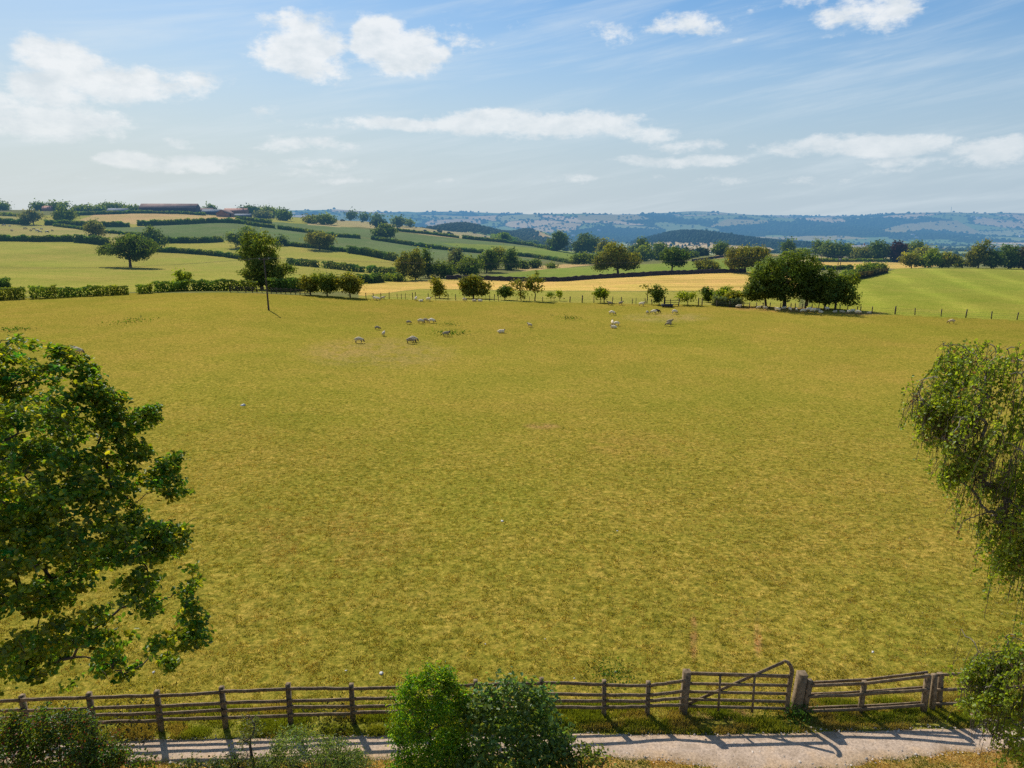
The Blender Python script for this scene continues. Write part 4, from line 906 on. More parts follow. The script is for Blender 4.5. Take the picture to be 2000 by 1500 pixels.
# the dry stone wall beyond the golden field ---------------------------------------------------
def make_wall(label, pts, h, w):
    W = np.array([tuple(ground(*p)) for p in pts]); seg = np.linalg.norm(np.diff(W, axis=0), axis=1); cum = np.concatenate([[0], np.cumsum(seg)]); L = cum[-1]
    c0 = W[0].copy(); m = int(L / 0.9); mb = MB()
    ring = []
    for k in range(m + 1):
        s = L * k / m; p = np.array([np.interp(s, cum, W[:, i]) for i in range(2)]); q = np.array([np.interp(min(L, s + 1), cum, W[:, i]) - np.interp(max(0, s - 1), cum, W[:, i]) for i in range(2)])
        q /= np.linalg.norm(q); nv = np.array([-q[1], q[0]]); z = float(zf(p[:1], p[1:])[0]); hk = h * (1 + .12 * math.sin(k * 1.7) * math.sin(k * .31) + RNG.normal(0, .05))
        for (a, b) in ((-.5, -.2), (-.36, hk), (0, hk + .08 + RNG.normal(0, .03)), (.36, hk), (.5, -.2)):
            ring.append((p[0] + nv[0] * a * w, p[1] + nv[1] * a * w, z + b))
    V = np.array(ring) - c0; Qs = []
    for k in range(m):
        for i in range(4): Qs.append((k * 5 + i, k * 5 + i + 1, k * 5 + 6 + i, k * 5 + 5 + i))
    mb.add(V, Qs); o = mb.build('dry_stone_wall', M_WALLSTONE); o.location = c0
    tag(o, label, 'wall'); return o
make_wall('long dark dry stone wall between the golden field and the green field beyond', [(872, 546), (930, 546), (1000, 549), (1060, 550), (1110, 549), (1160, 545), (1210, 542), (1300, 537), (1380, 534), (1452, 532)], 1.5, .9)
make_wall('short dark wall edging the orange crest field above the green one', [(1352, 511), (1380, 507), (1410, 503), (1440, 499), (1500, 497)], 1.2, .8)

# distant woods: too many crowns to count --------------------------------------------------------
BLOB_V = []
def blob_mesh(rng, n_lat=3, n_lon=7):
    V = [(0, 0, 1.0)]
    for a, r, z in ((0, .55, .82), (1, 1.0, .35), (2, .85, -.1)):
        for k in range(n_lon):
            t = 2 * math.pi * (k + .5 * (a % 2)) / n_lon; j = rng.uniform(.78, 1.2)
            V.append((r * j * math.cos(t), r * j * math.sin(t), z * rng.uniform(.85, 1.15)))
    T = [(0, 1 + k, 1 + (k + 1) % n_lon) for k in range(n_lon)]; 
    for a in range(2):
        for k in range(n_lon):
            p, q = 1 + a * n_lon + k, 1 + a * n_lon + (k + 1) % n_lon; r, s_ = p + n_lon, q + n_lon
            T += [(p, r, s_), (p, s_, q)]
    return np.array(V), np.array(T)
def scatter_blobs(name, label, P3, size, hscale, col, cat='wood', mat=None):
    rng = np.random.default_rng(len(P3)); n = len(P3)
    protos = [blob_mesh(rng) for _ in range(6)]
    Vs, Ts, Cs = [], [], []; off = 0
    pk = rng.integers(0, 6, n); c0 = P3.mean(0)
    for i in range(6):
        m = pk == i; k = int(m.sum())
        if not k: continue
        pv, pt = protos[i]
        s = size[m][:, None]
        V = pv[None] * np.stack([s, s, s * hscale[m][:, None]], -1).reshape(k, 1, 3) + (P3[m] - c0)[:, None, :] + np.array([0, 0, 1.0]) * (s * .35 * hscale[m][:, None])[:, None, :]
        T = pt[None] + (np.arange(k) * len(pv))[:, None, None] + off
        Vs.append(V.reshape(-1, 3)); Ts.append(T.reshape(-1, 3)); Cs.append(np.repeat(col[m], len(pv), 0)); off += k * len(pv)
    o = link(name, mk(name, np.concatenate(Vs), None, np.concatenate(Ts), [mat or M_LEAF], col=np.concatenate(Cs))); o.location = c0
    tag(o, label, cat, None, 'stuff'); return o
rng = np.random.default_rng(99)
n = 46000
px = rng.uniform(-250, 2250, n); py = rng.uniform(406, 512, n)
h3 = hit(px, py, y0=900, n=900)
ok = ~np.isnan(h3[:, 0]) & (h3[:, 1] > 930); h3 = h3[ok]; px = px[ok]; py = py[ok]
hc = terrain_color(h3[:, 0], h3[:, 1], h3[:, 2])
wd = hc[:, 1] < 0.075
isl = (fbm(h3[:, 0] / 120, h3[:, 1] / 160, 61, 2) > .68) & (rng.random(len(wd)) < .5)
edge = rng.random(len(wd)) < 0.035
keep = (wd | isl | edge) & (h3[:, 1] < 9000)
P3 = h3[keep]; pxk = px[keep]
hillw = (np.abs(pxk - 915) < 130) & (P3[:, 1] > 1400) & (P3[:, 1] < 2250)
hillc = (pxk > 1240) & (pxk < 1760) & (P3[:, 1] > 1350) & (P3[:, 1] < 2900)
def wood(mask, nm, label, tone, szk, hk, spread=.25):
    Pm = P3[mask]; k = len(Pm); s = np.clip(Pm[:, 1] / 710 * szk, 3.5, 30) * rng.uniform(.45, 1.0, k) * (1 + .8 * rng.random(k) ** 5)
    c = np.array(tone)[None] * rng.uniform(1 - spread, 1 + spread * 1.6, (k, 1)) * (0.75 + .6 * fbm(Pm[:, 0] / 90, Pm[:, 1] / 120, 71, 2))[:, None]
    print(nm, k); scatter_blobs(nm, label, Pm, s, hk + rng.uniform(-.15, .3, k), c)
wood(hillw, 'hill_wood', 'dark broadleaf wood covering the rounded hill behind the slope crest', (0.05, 0.07, 0.025), 1.6, 1.0)
wood(hillc, 'conifer_plantation', 'dark green conifer plantation on the low dome-shaped hill in the valley', (0.022, 0.05, 0.028), 1.0, 1.5, .35)
wood(~hillw & ~hillc, 'valley_woodland', 'blue hazy woods and hedgerow trees covering the far side of the valley', (0.05, 0.08, 0.03), 1.25, .8, .5)
# extra crowns packed on the two wooded hills
for (nm, lab, lst, tone, szk, hk) in (('hill_wood_edge', 'scattered dark crowns along the foot of the wooded rounded hill', [(900, 1750, 60, 220), (965, 1900, 60, 240), (1060, 1500, 60, 200)], (0.05, 0.07, 0.025), 1.7, 1.0),
                                     ('conifer_plantation_edge', 'packed conifer tops on the shoulders of the dome-shaped valley hill', [(1325, 2100, 62, 300), (1440, 1950, 85, 280), (1540, 1850, 60, 230)], (0.02, 0.046, 0.026), .95, 1.8)):
    Ps = []
    for (hx, by, hw, hd) in lst:
        k = 1500; a = rng.normal(0, .62, (k, 2)); a = a[np.linalg.norm(a, axis=1) < 1.5]
        X = float(uof(hx, 450)) * by + a[:, 0] * hw / F * by; Yv = by + a[:, 1] * hd
        Ps.append(np.stack([X, Yv, zf(X, Yv)], 1))
    Pm = np.concatenate(Ps); k = len(Pm); s = np.clip(Pm[:, 1] / 710 * szk, 3, 30) * rng.uniform(.6, 1.4, k)
    c = np.array(tone)[None] * rng.uniform(.65, 1.5, (k, 1))
    scatter_blobs(nm, lab, Pm, s, np.full(k, hk), c)
print('woods done')
# ------------------------------------------------------------------ gravel track
def edge_world(poly):
    return np.array([tuple(ground(p[0], p[1]))[:2] for p in poly])
def mat_track():
    m = bpy.data.materials.new('gravel_track'); nt = nodes_of(m); L = nt.links
    ge = N(nt, 'ShaderNodeNewGeometry'); pos = ge.outputs['Position']
    at = N(nt, 'ShaderNodeAttribute', attribute_name='Col')
    n0 = noise(nt, pos, 14, 6, .75); n1 = noise(nt, pos, 1.1, 5, .65)
    vo = N(nt, 'ShaderNodeTexVoronoi'); vo.inputs['Scale'].default_value = 22; L.new(pos, vo.inputs['Vector'])
    c = mulc(nt, at.outputs['Color'], ramp(nt, n1, [(.35, (.78, .76, .72)), (.5, (1, 1, 1)), (.65, (1.14, 1.08, .98))]))
    c = mulc(nt, c, ramp(nt, n0, [(.33, (.74, .72, .7)), (.5, (1, 1, 1)), (.66, (1.2, 1.18, 1.16))]))
    c = mulc(nt, c, ramp(nt, vo.outputs['Color'], [(.0, (.8, .78, .76)), (1, (1.16, 1.15, 1.14))]))
    b = N(nt, 'ShaderNodeBump'); b.inputs['Distance'].default_value = .02; b.inputs['Strength'].default_value = .7; L.new(n0, b.inputs['Height'])
    p = N(nt, 'ShaderNodeBsdfPrincipled'); p.inputs['Roughness'].default_value = .9; p.inputs['Specular IOR Level'].default_value = .2
    L.new(c, p.inputs['Base Color']); L.new(b.outputs[0], p.inputs['Normal']); finish(nt, p.outputs[0]); return m
M_TRACK = mat_track()
et, eb = edge_world(TR_TOP), edge_world(TR_BOT)
xs = np.linspace(max(et[0, 0], eb[0, 0]), min(et[-1, 0], eb[-1, 0]), 700)
yt = np.interp(xs, et[:, 0], et[:, 1]) + 0.10 * (fbm(xs / .35, xs * 0, 201, 4) - .5)
yb = np.interp(xs, eb[:, 0], eb[:, 1]) + 0.34 * (fbm(xs / .5, xs * 0 + 4, 202, 4) - .5)
NTK = 14
V = []; cc_ = []
for k in range(NTK + 1):
    t = k / NTK; y = yt + (yb - yt) * t
    z = zf(xs, y) + 0.012 + 0.018 * math.sin(math.pi * t) - (0.02 if k in (0, NTK) else 0)
    V.append(np.stack([xs, y, z], 1))
    grey = np.array((0.50, 0.385, 0.29)); tanc = np.array((0.42, 0.29, 0.16))
    w = np.clip(np.abs(t - .45) * 2.0 - .35 + .7 * (fbm(xs / .9, y / .5, 203, 4) - .5), 0, 1)[:, None]
    cc_.append(grey * (1 - w) + tanc * w)
V = np.concatenate(V); n_ = len(xs)
ii = (np.arange(NTK)[:, None] * n_ + np.arange(n_ - 1)[None]).ravel(); Q = np.stack([ii, ii + n_, ii + n_ + 1, ii + 1], 1)
tag(link('track', mk('track', V, Q, mats=[M_TRACK], col=np.concatenate(cc_), smooth=True)), kind='structure')

# loose gravel lying on the track and its edges
rr = np.random.default_rng(77); n = 1300; gx = rr.uniform(-13, 14.5, n); ta = np.interp(gx, et[:, 0], et[:, 1]); tb = np.interp(gx, eb[:, 0], eb[:, 1]); tt_ = np.where(rr.random(n) < .6, rr.choice([0.02, .97], n) + rr.normal(0, .07, n), rr.random(n)); gy = ta + (tb - ta) * tt_
Vg, Tg = [], []
GP = []
for k in range(4):
    a = rr.normal(size=(6, 3)); GP.append(np.array([(1, 0, 0), (-1, 0, 0), (0, .8, 0), (0, -.8, 0), (0, 0, .7), (0, 0, -.3)]) + a * .15)
TF = np.array([(0, 2, 4), (2, 1, 4), (1, 3, 4), (3, 0, 4)]); sz = rr.uniform(.010, .028, n) * (1 + 1.2 * rr.random(n) ** 8)
for i in range(n): Vg.append(GP[i % 4] * sz[i] + (gx[i], gy[i], .016)); Tg.append(TF + 6 * i)
cg = np.repeat(np.array([(.5, .44, .38)]) * rr.uniform(.6, 1.4, (n, 1)), 6, 0)
tag(link('loose_gravel', mk('loose_gravel', np.concatenate(Vg), None, np.concatenate(Tg), [M_TRACK], col=cg)), 'loose pale gravel scattered over the track and its edges', 'gravel', None, 'stuff')

# ------------------------------------------------------------------ post-and-rail fence
FX = [(-110, 1438), (57, 1433), (185, 1430), (315, 1426), (441, 1421), (568, 1416), (690, 1411), (810, 1408), (932, 1405), (1057, 1400), (1180, 1398), (1264, 1395)]
FT = [1366, 1358, 1353, 1349, 1342, 1336, 1336, 1332, 1329, 1325, 1329, 1331]
pos = [ground(*p) for p in FX]; gp = ground(1333, 1394)
fence = thing('post_and_rail_fence', 'long four-rail wooden fence between the track and the pasture, left of the gate', 'fence', tuple(pos[5]))
O = np.array(tuple(pos[5]))
tops = [height_at(t, p.y) for t, p in zip(FT, pos)]
ends = pos + [gp]; hs = [t - p.z for t, p in zip(tops, pos)] + [1.38]
print('fence post heights', [round(h, 2) for h in hs])
for i, p in enumerate(pos):
    mb = MB(); lx, ly = RNG.normal(0, .02), RNG.normal(0, .012)
    b = np.array(tuple(p)) - O; t = b + (lx, ly, hs[i]); b[2] -= .25
    mb.beam(b, t, .115, .13, up=(0, 1, 0)); mb.build('post', M_WOOD, fence)
for i in range(len(ends) - 1):
    a, b = np.array(tuple(ends[i])), np.array(tuple(ends[i + 1]))
    if i == len(ends) - 2: pass
    for fr in (.93, .655, .475, .30):
        mb = MB(); dy = -0.085
        za, zb = a[2] + hs[i] * fr + RNG.normal(0, .012), b[2] + hs[i + 1] * fr + RNG.normal(0, .012)
        if i == len(ends) - 2: zb = b[2] + 1.25 * fr
        mb.beam(np.array([a[0] + .01, a[1] + dy, za]) - O, np.array([b[0] - .01, b[1] + dy, zb]) - O, .04, .085, seg=5, wob=.006)
        mb.build('rail', M_WOOD, fence)

# gate posts ---------------------------------------------------------------------------------
def gatepost(label, base, top, w, tint, lean=(0, 0)):
    g = ground(*base); h = height_at(top, g.y) - g.z
    o = thing('gate_post', label, 'gate post', tuple(g)); mb = MB()
    mb.beam((0, 0, -.3), (lean[0], lean[1], h - .07), w, w * .95, up=(0, 1, 0))
    s = mb.build('shaft', M_WOOD, o); s.color = tint
    mb = MB(); hw = w / 2; V = [(-hw, -hw, 0), (hw, -hw, 0), (hw, hw, 0), (-hw, hw, 0), (0, 0, .07)]
    V = np.array(V) + (lean[0], lean[1], h - .069); mb.add(V, None, [(0, 1, 4), (1, 2, 4), (2, 3, 4), (3, 0, 4)]); mb.build('weathered_cap', M_WOOD, o)
    return g, h
gL, hL = gatepost('square hanging post left of the field gate, rails butting into it', (1333, 1394), 1306, .20, (1, 1, 1, 1), (.05, 0))
gR, hR = gatepost('thick pale square post right of the field gate', (1552, 1391), 1310, .24, (1, 1, 1, 1), (.10, .0))

# five-barred gate ---------------------------------------------------------------------------
GY = gL.y - .02
def gpt(px, py, y=GY):
    return np.array([float(uof(px, py)) * y, y, height_at(py, y)])
gate = thing('field_gate', 'five-barred wooden field gate with a diagonal brace and curved upright', 'gate', tuple(ground(1440, 1390)))
GO = np.array(tuple(gate.location))
def gb(name, a, b, w, h, y=0, seg=1):
    mb = MB(); A, B = gpt(*a) - GO, gpt(*b) - GO; A[1] += y; B[1] += y; mb.beam(A, B, w, h, seg=seg); mb.build(name, M_WOOD, gate)
for k, (a, b) in enumerate((((1344, 1315), (1542, 1321)), ((1343, 1335), (1541, 1339)), ((1342, 1351), (1540, 1355)), ((1341, 1365.5), (1538, 1370.5)), ((1340, 1379), (1536, 1384)))):
    gb('bar', a, b, .04, .095 if k == 0 else .075)
gb('upright', (1406, 1317), (1402, 1387), .06, .03, -.045); gb('upright', (1473, 1319), (1468, 1389), .06, .03, -.045)
gb('end_upright', (1346, 1312), (1341, 1383), .075, .05, .0015)
gb('brace', (1345, 1377), (1532, 1295), .03, .085, .046)
mb = MB(); mb.tube([gpt(*p) - GO for p in [(1537, 1390), (1538, 1370), (1541, 1345), (1545, 1322), (1547, 1310), (1544, 1300), (1538, 1293), (1531, 1290)]], [.07, .07, .07, .068, .062, .055, .05, .035], 8); mb.build('curved_upright', M_WOOD, gate)

# wing fences right of the gate --------------------------------------------------------------
def fpt(px, py, y): return np.array([float(uof(px, py)) * y, y, height_at(py, y)])
wy = ground(1690, 1392).y
wing = thing('wing_fence', 'three-rail double-sided fence panel leaning between the gate and the corner posts', 'fence', tuple(ground(1690, 1390)))
WO = np.array(tuple(wing.location))
def wb(root, org, name, a, b, w, h, y, seg=1):
    mb = MB(); mb.beam(fpt(a[0], a[1], y) - org, fpt(b[0], b[1], y) - org, w, h, seg=seg, wob=.006, up=(0, 0, 1) if name == 'rail' else (0, 1, 0)); mb.build(name, M_WOOD, root)
yF, yM, yB = wy - .06, wy, wy + .11
wb(wing, WO, 'post', (1567, 1400), (1582, 1328), .15, .14, yM); wb(wing, WO, 'post', (1679, 1394), (1689, 1330), .12, .1, yM); wb(wing, WO, 'post', (1803, 1390), (1813, 1318), .14, .12, yM)
for a, m, b in (((1584, 1339), (1688, 1335), (1816, 1320)), ((1580, 1361), (1686, 1356), (1814, 1347)), ((1574, 1389), (1682, 1385), (1806, 1377))):
    wb(wing, WO, 'rail', a, m, .04, .085, yF - .03, 3); wb(wing, WO, 'rail', m, b, .04, .085, yF - .033, 3)
for a, m, b in (((1584, 1333), (1688, 1328), (1812, 1313)), ((1582, 1356), (1686, 1351), (1812, 1342)), ((1576, 1383), (1684, 1379), (1806, 1372))):
    wb(wing, WO, 'rail', a, m, .04, .075, yB, 3); wb(wing, WO, 'rail', m, b, .04, .075, yB + .003, 3)
wf = thing('corner_fence', 'three-rail fence running right from the twin corner posts behind the birch', 'fence', tuple(ground(1830, 1386)))
CO = np.array(tuple(wf.location)); cy = ground(1830, 1387).y
wb(wf, CO, 'post', (1820, 1390), (1825, 1317), .13, .12, cy - .02); wb(wf, CO, 'post', (1832, 1388), (1837, 1315), .14, .13, cy + .14)
wb(wf, CO, 'post', (1958, 1384), (1965, 1312), .12, .12, cy + .1); wb(wf, CO, 'post', (2090, 1380), (2100, 1308), .12, .12, cy + .1)
for y0, y1, y2 in ((1319, 1312, 1306), (1348, 1343, 1338), (1375, 1373, 1370)):
    wb(wf, CO, 'rail', (1822, y0), (1962, y1), .04, .08, cy + .02, 4); wb(wf, CO, 'rail', (1964, y1), (2096, y2), .04, .08, cy + .023, 4)

# ------------------------------------------------------------------ grass: tufts too many to count
def inview(n, y0, y1, rng, pw=2.0):
    # denser near the viewer
    t = rng.random(n); Y = y0 * (y1 / y0) ** (t ** 1.0); X = rng.uniform(-.80, .80, n) * (Y + 2.5)
    return X, Y
def grass(name, label, X, Y, hgt, wid, col, rng, blades=4, lean=.5):
    n = len(X); idx = np.repeat(np.arange(n), blades); m = len(idx)
    spread = .055
    bx = X[idx] + rng.normal(0, spread, m); by = Y[idx] + rng.normal(0, spread, m); bz = zf(bx, by) - .005
    a = rng.uniform(0, 2 * math.pi, m); h = hgt[idx] * rng.uniform(.6, 1.25, m); w = wid[idx] * rng.uniform(.7, 1.3, m)
    dx, dy = np.cos(a), np.sin(a); ln = rng.uniform(.15, 1.0, m) * lean * h
    b = rng.uniform(0, 2 * math.pi, m); ex, ey = np.cos(b), np.sin(b)
    P0 = np.stack([bx - dx * w, by - dy * w, bz], 1); P1 = np.stack([bx + dx * w, by + dy * w, bz], 1)
    P2 = np.stack([bx + ex * ln, by + ey * ln, bz + h], 1)
    V = np.stack([P0, P1, P2], 1).reshape(-1, 3); T = np.arange(m * 3).reshape(m, 3)
    c = col[idx] * rng.uniform(.75, 1.3, (m, 1)); c3 = np.repeat(c, 3, 0); c3[0::3] *= .7; c3[1::3] *= .7; c3[2::3] *= 1.15
    o = link(name, mk(name, V, None, T, [M_GRASS], col=c3)); tag(o, label, 'grass', None, 'stuff'); return o
rng = np.random.default_rng(3)
n = 150000
X, Y = inview(n, 17.2, 62, rng)
h3z = zf(X, Y); base = terrain_color(X, Y, h3z)
cl = fbm(X / .28, Y / .28, 301, 3); keepm = rng.random(n) < np.clip((cl - .30) * 4, .12, 1) * np.clip((64 - Y) / 30, 0, 1) ** .7
X, Y, base, cl = X[keepm], Y[keepm], base[keepm], cl[keepm]
g2 = fbm(X / .9, Y / .9, 302, 3)
tint = np.where((g2 > .6)[:, None], np.array([1.15, 1.06, 1.4]), np.where((g2 < .4)[:, None], np.array([.84, .92, .8]), np.array([.98, 1.0, .95]))) * np.where(rng.random((len(X), 1)) < .14, .5, 1.04)
grass('pasture_grass', 'short olive and straw-coloured grass tufts covering the near half of the pasture', X, Y, .035 + .075 * np.clip(cl - .3, 0, 1), np.full(len(X), .008) * (1 + Y / 40), base * tint * 1.05, rng, 4, 1.2)
# longer growth under the fence and gate
n = 26000; X = rng.uniform(-13.5, 15, n)
yt_ = np.interp(X, et[:, 0], et[:, 1]); Y = yt_ + rng.random(n) ** 1.2 * 1.25 + .03
cl = fbm(X / .6, Y / .35, 303, 3); k = rng.random(n) < np.clip((cl - .34) * 5, 0.1, 1); X, Y, cl = X[k], Y[k], cl[k]
g2 = fbm(X / 1.2, Y / .5, 304, 3)[:, None]
col = np.where(g2 > .62, np.array([[.30, .24, .07]]), np.where(g2 > .47, np.array([[.24, .26, .03]]), np.array([[.17, .21, .022]])))
grass('verge_grass', 'longer green grass growing along the foot of the fences beside the track', X, Y, .07 + .22 * np.clip(cl - .35, 0, 1), np.full(len(X), .011), col, rng, 5, .6)
# dry grass at the near side of the track
n = 16000; X = rng.uniform(-13, 14.5, n); yb_ = np.interp(X, eb[:, 0], eb[:, 1]); Y = yb_ - rng.random(n) * 1.6 + .08
g2 = fbm(X / .8, Y / .5, 306, 3)[:, None]
col = np.where(g2 > .5, np.array([[.46, .31, .10]]), np.where(g2 > .43, np.array([[.30, .26, .05]]), np.array([[.14, .17, .02]])))
grass('dry_grass', 'parched orange-brown grass on the near side of the track', X, Y, np.full(n, .06), np.full(n, .010), col, rng, 4, 1.0)
# docks and thistles: a few dark weedy patches in the field
def weeds(label, px, py, w, h, n, size, col, name='weed_patch', cat='weeds'):
    g = ground(px, py); r = np.random.default_rng(int(px)); 
    x = g.x + r.normal(0, w / 2, n); y = g.y + r.normal(0, w / 2, n); z = zf(x, y) + r.random(n) * h
    c = np.array(col)[None] * r.uniform(.6, 1.5, (n, 1))
    V, Q_, cc = leaf_arrays(np.stack([x, y, z], 1) - np.array(tuple(g)), r.normal(size=(n, 3)) + (0, 0, .6), size * r.uniform(.6, 1.4, n), c, .5, r, simple=True)
    o = link(name, mk(name, V, Q_, mats=[M_LEAF], col=cc)); o.location = g; tag(o, label, cat, None, 'stuff'); return o
weeds('dark green nettle patch beside the walking sheep in mid field', 882, 652, 2.6, .5, 160, .28, (.07, .13, .02))
weeds('small green thistle patch above the walking sheep in mid field', 876, 635, 2.0, .4, 70, .25, (.09, .14, .03))
weeds('green weed patch low in the field at the far left', 28, 645, 2.4, .3, 140, .3, (.06, .13, .02))
weeds('faint green weed strip in the field left of the power pole', 252, 628, 3.4, .25, 120, .3, (.09, .15, .02))
weeds('dark weedy patch left of the three resting sheep', 1112, 622, 2.4, .4, 100, .3, (.07, .12, .02))
weeds('lush green tussock just beyond the fence near the two shrubs', 1195, 1318, .8, .16, 420, .07, (.06, .14, .015))
weeds('bright green nettles at the foot of the thick pale gate post', 1555, 1398, .45, .38, 420, .075, (.06, .13, .015), 'nettles')
weeds('green tuft under the gate bars near the curved upright', 1520, 1404, .6, .15, 260, .06, (.07, .13, .015))
weeds('yellow ragwort flowers growing along the fence on the left', 222, 1392, 1.3, .55, 330, .035, (.75, .58, .03), 'ragwort', 'flowers')
weeds('dark rank grass clump under the fence left of the bright shrub', 655, 1410, 1.0, .35, 320, .1, (.06, .07, .02))
weeds('dark dock plants under the fence behind the berry bush', 240, 1428, 1.1, .5, 420, .1, (.05, .055, .02), 'dock_plants')
# pale stones lying in the grass
def stone(px, py, s, label):
    g = ground(px, py); r = np.random.default_rng(int(px * 3 + py)); pv, pt = blob_mesh(r, 3, 6)
    V = pv * (s, s * .7, s * .45) * r.uniform(.85, 1.15, (len(pv), 1)); o = link('stone', mk('stone', V, None, pt, [M_ROCK], smooth=False)); o.location = g; o.rotation_euler = (0, 0, r.uniform(0, 3)); tag(o, label, 'stone', 'pale stones lying in the pasture')
for px, py, s, l in [(745, 1316, .09, 'pale flat stone in the grass straight beyond the left edge of the bright shrub'), (1203, 1312, .055, 'round white stone beside the lush green tussock'), (948, 1258, .04, 'small white stone up the field above the two shrubs'),
                     (1122, 1325, .04, 'tiny pale stone just over the top rail near the dark shrub'), (1705, 1274, .07, 'pale stone in open grass above the double-sided fence panel'), (1065, 1248, .03, 'speck-like pale stone beyond the fence right of the shrubs'),
                     (676, 1310, .045, 'small pale stone over the fence left of the bright shrub'), (538, 1409, .10, 'grey stone lying under the bottom rail left of the sparse bush'), (981, 1018, .10, 'small white stone alone in the middle of the pasture'),
                     (1206, 1037, .06, 'white speck of stone right of the middle of the pasture'), (300, 1313, .07, 'pale stone under the low branches of the big oak'), (475, 792, .28, 'pale stone patch in the left part of the pasture')]:
    stone(px, py, s, l)

# ------------------------------------------------------------------ near shrubs and the two framing trees
def leafy(root, name, cl, per, spread, size, tone, rng, mat=M_NEARLEAF, aspect=.6, up=.35, cen=None, flat=.7, droop=None, huev=.12, tipy=None, outw=.8):
    idx = np.repeat(np.arange(len(cl)), per); off = rng.normal(size=(len(idx), 3)) * spread * (1, 1, flat); Pc = cl[idx] + off
    nn = rng.normal(size=off.shape) * .55 + (0, 0, up)
    if cen is not None: nn += unit(cl[idx] - cen) * outw * .6
    cv = rng.uniform(.7, 1.3, len(cl)); hue = rng.normal(0, huev, len(cl))
    c = np.array(tone)[None] * (cv[idx] * rng.uniform(.7, 1.35, len(idx)))[:, None] * np.stack([1 + hue[idx] * 1.6, np.ones(len(idx)), 1 - hue[idx]], 1)
    if tipy is not None:
        k = rng.random(len(idx)) < tipy[0]; c[k] = np.array(tipy[1]) * rng.uniform(.7, 1.3, (k.sum(), 1))
    V, Q_, cc = leaf_arrays(Pc, nn, size * rng.uniform(.6, 1.3, len(idx)), c, aspect, rng, droop=droop)
    return link(name, mk(name, V, Q_, mats=[mat], col=cc), root)
def ell_clumps(n, lobes, rng, shell=.55):
    L_ = np.array(lobes, float); vol = (L_[:, 3] * L_[:, 5]) ** .72; pk = rng.choice(len(L_), n, p=vol / vol.sum())
    v = unit(rng.normal(size=(n, 3))); r = rng.uniform(shell, 1, (n, 1)) ** .7
    return L_[pk, :3] + v * L_[pk, 3:6] * r

# oak on the left: crown lobes fill the edge of the view, trunk just outside
rng = np.random.default_rng(12)
def at_depth(px, py, Y): return np.array([float(uof(px, py)) * Y, Y, height_at(py, Y)])
oc = at_depth(-70, 1040, 13.8)
ob = np.array([oc[0] - 1.6, 13.4, 0.0])
oak = thing('oak_tree', 'large near oak filling the left side of the view, boughs over the fence', 'tree', tuple(ob))
lob = []
for (px, py, Y, r) in [(20, 730, 14.5, 1.0), (-60, 740, 13.5, 1.2), (120, 760, 14.0, .75), (150, 725, 14.4, .45), (185, 760, 14.2, .38), (60, 830, 13.3, 1.1), (170, 860, 14.2, .75), (235, 830, 14.4, .45), (285, 820, 14.5, .30), (265, 880, 14.2, .35), (100, 930, 13.0, 1.0), (230, 940, 14.0, .6),
                       (320, 930, 14.3, .38), (350, 965, 14.3, .28), (290, 990, 14.0, .5), (0, 960, 12.4, 1.3), (140, 1030, 12.8, 1.0), (250, 1060, 13.5, .7), (320, 1080, 13.8, .38), (345, 1130, 14, .32), (60, 1110, 12.3, 1.2), (190, 1140, 12.9, .85), (300, 1160, 13.5, .55), (360, 1190, 13.7, .3),
                       (330, 1050, 14, .42), (300, 1020, 14, .5), (345, 1095, 14, .36), (350, 1150, 13.9, .4), (300, 1120, 13.6, .5), (375, 1250, 13.7, .33), (385, 1215, 13.7, .2), (335, 900, 14.4, .28), (250, 780, 14.5, .3), (210, 800, 14.4, .4), (300, 795, 14.5, .16), (345, 1000, 14.2, .3), (310, 1040, 14, .35), (365, 1110, 14, .22), (110, 690, 14.6, .2), (20, 680, 14.6, .5), (370, 965, 14.3, .16), (300, 1240, 13.4, .5), (220, 1240, 13, .6), (110, 1220, 12.6, .85), (0, 1220, 12, 1.2), (330, 1290, 13.6, .22), (200, 1290, 13.2, .4), (90, 1290, 12.9, .5), (250, 1310, 13.4, .22), (20, 1310, 12.6, .6), (150, 1335, 13.2, .25),
                       (-80, 900, 13, 1.4), (-100, 1100, 12.6, 1.6), (-250, 900, 13.5, 1.6), (-270, 1100, 13.3, 1.7), (-200, 760, 14, 1.3), (-150, 1250, 12.6, 1.3), (-380, 1000, 14, 1.5), (-100, 950, 15.5, 1.5), (30, 1000, 15.3, 1.1), (60, 850, 15.2, 1.0)]:
    p = at_depth(px, py, Y) - ob; lob.append((p[0], p[1], p[2], r, r * 1.05, r * .8))
cl = ell_clumps(5200, lob, rng, .35)
gapn = fbm(cl[:, 0] / .42 + 50, cl[:, 2] / .42 + cl[:, 1] / .8, 401, 2); cl = cl[gapn > .37]
pick = rng.choice(len(cl), 560, replace=False)
mb = skeleton((0, 0, -.4), cl[pick], (.25, .1, oc[2] + 1.6), .10, rng, nseg=4, r_tip=.007, jitter=.05, sides=6)
mb.build('trunk', M_BARK, oak)
leafy(oak, 'crown', cl, 14, .078, .112, (.115, .19, .016), rng, aspect=.62, up=.7, cen=oc - ob, flat=.55, huev=.16, tipy=(.10, (.38, .38, .025)))
# bare dead twigs sticking out
mb = MB()
for k in range(70):
    c = cl[rng.integers(len(cl))]; d = unit(np.array([rng.uniform(.1, 1), rng.normal(0, .5), rng.uniform(-.5, .9)]))
    L_ = rng.uniform(.25, .7); mb.tube([c, c + d * L_ * .5 + rng.normal(0, .03, 3), c + d * L_ + rng.normal(0, .06, 3)], [.008, .006, .003], 4, cap=False)
mb.build('dead_branches', M_BARK, oak)['kind'] = 'stuff'

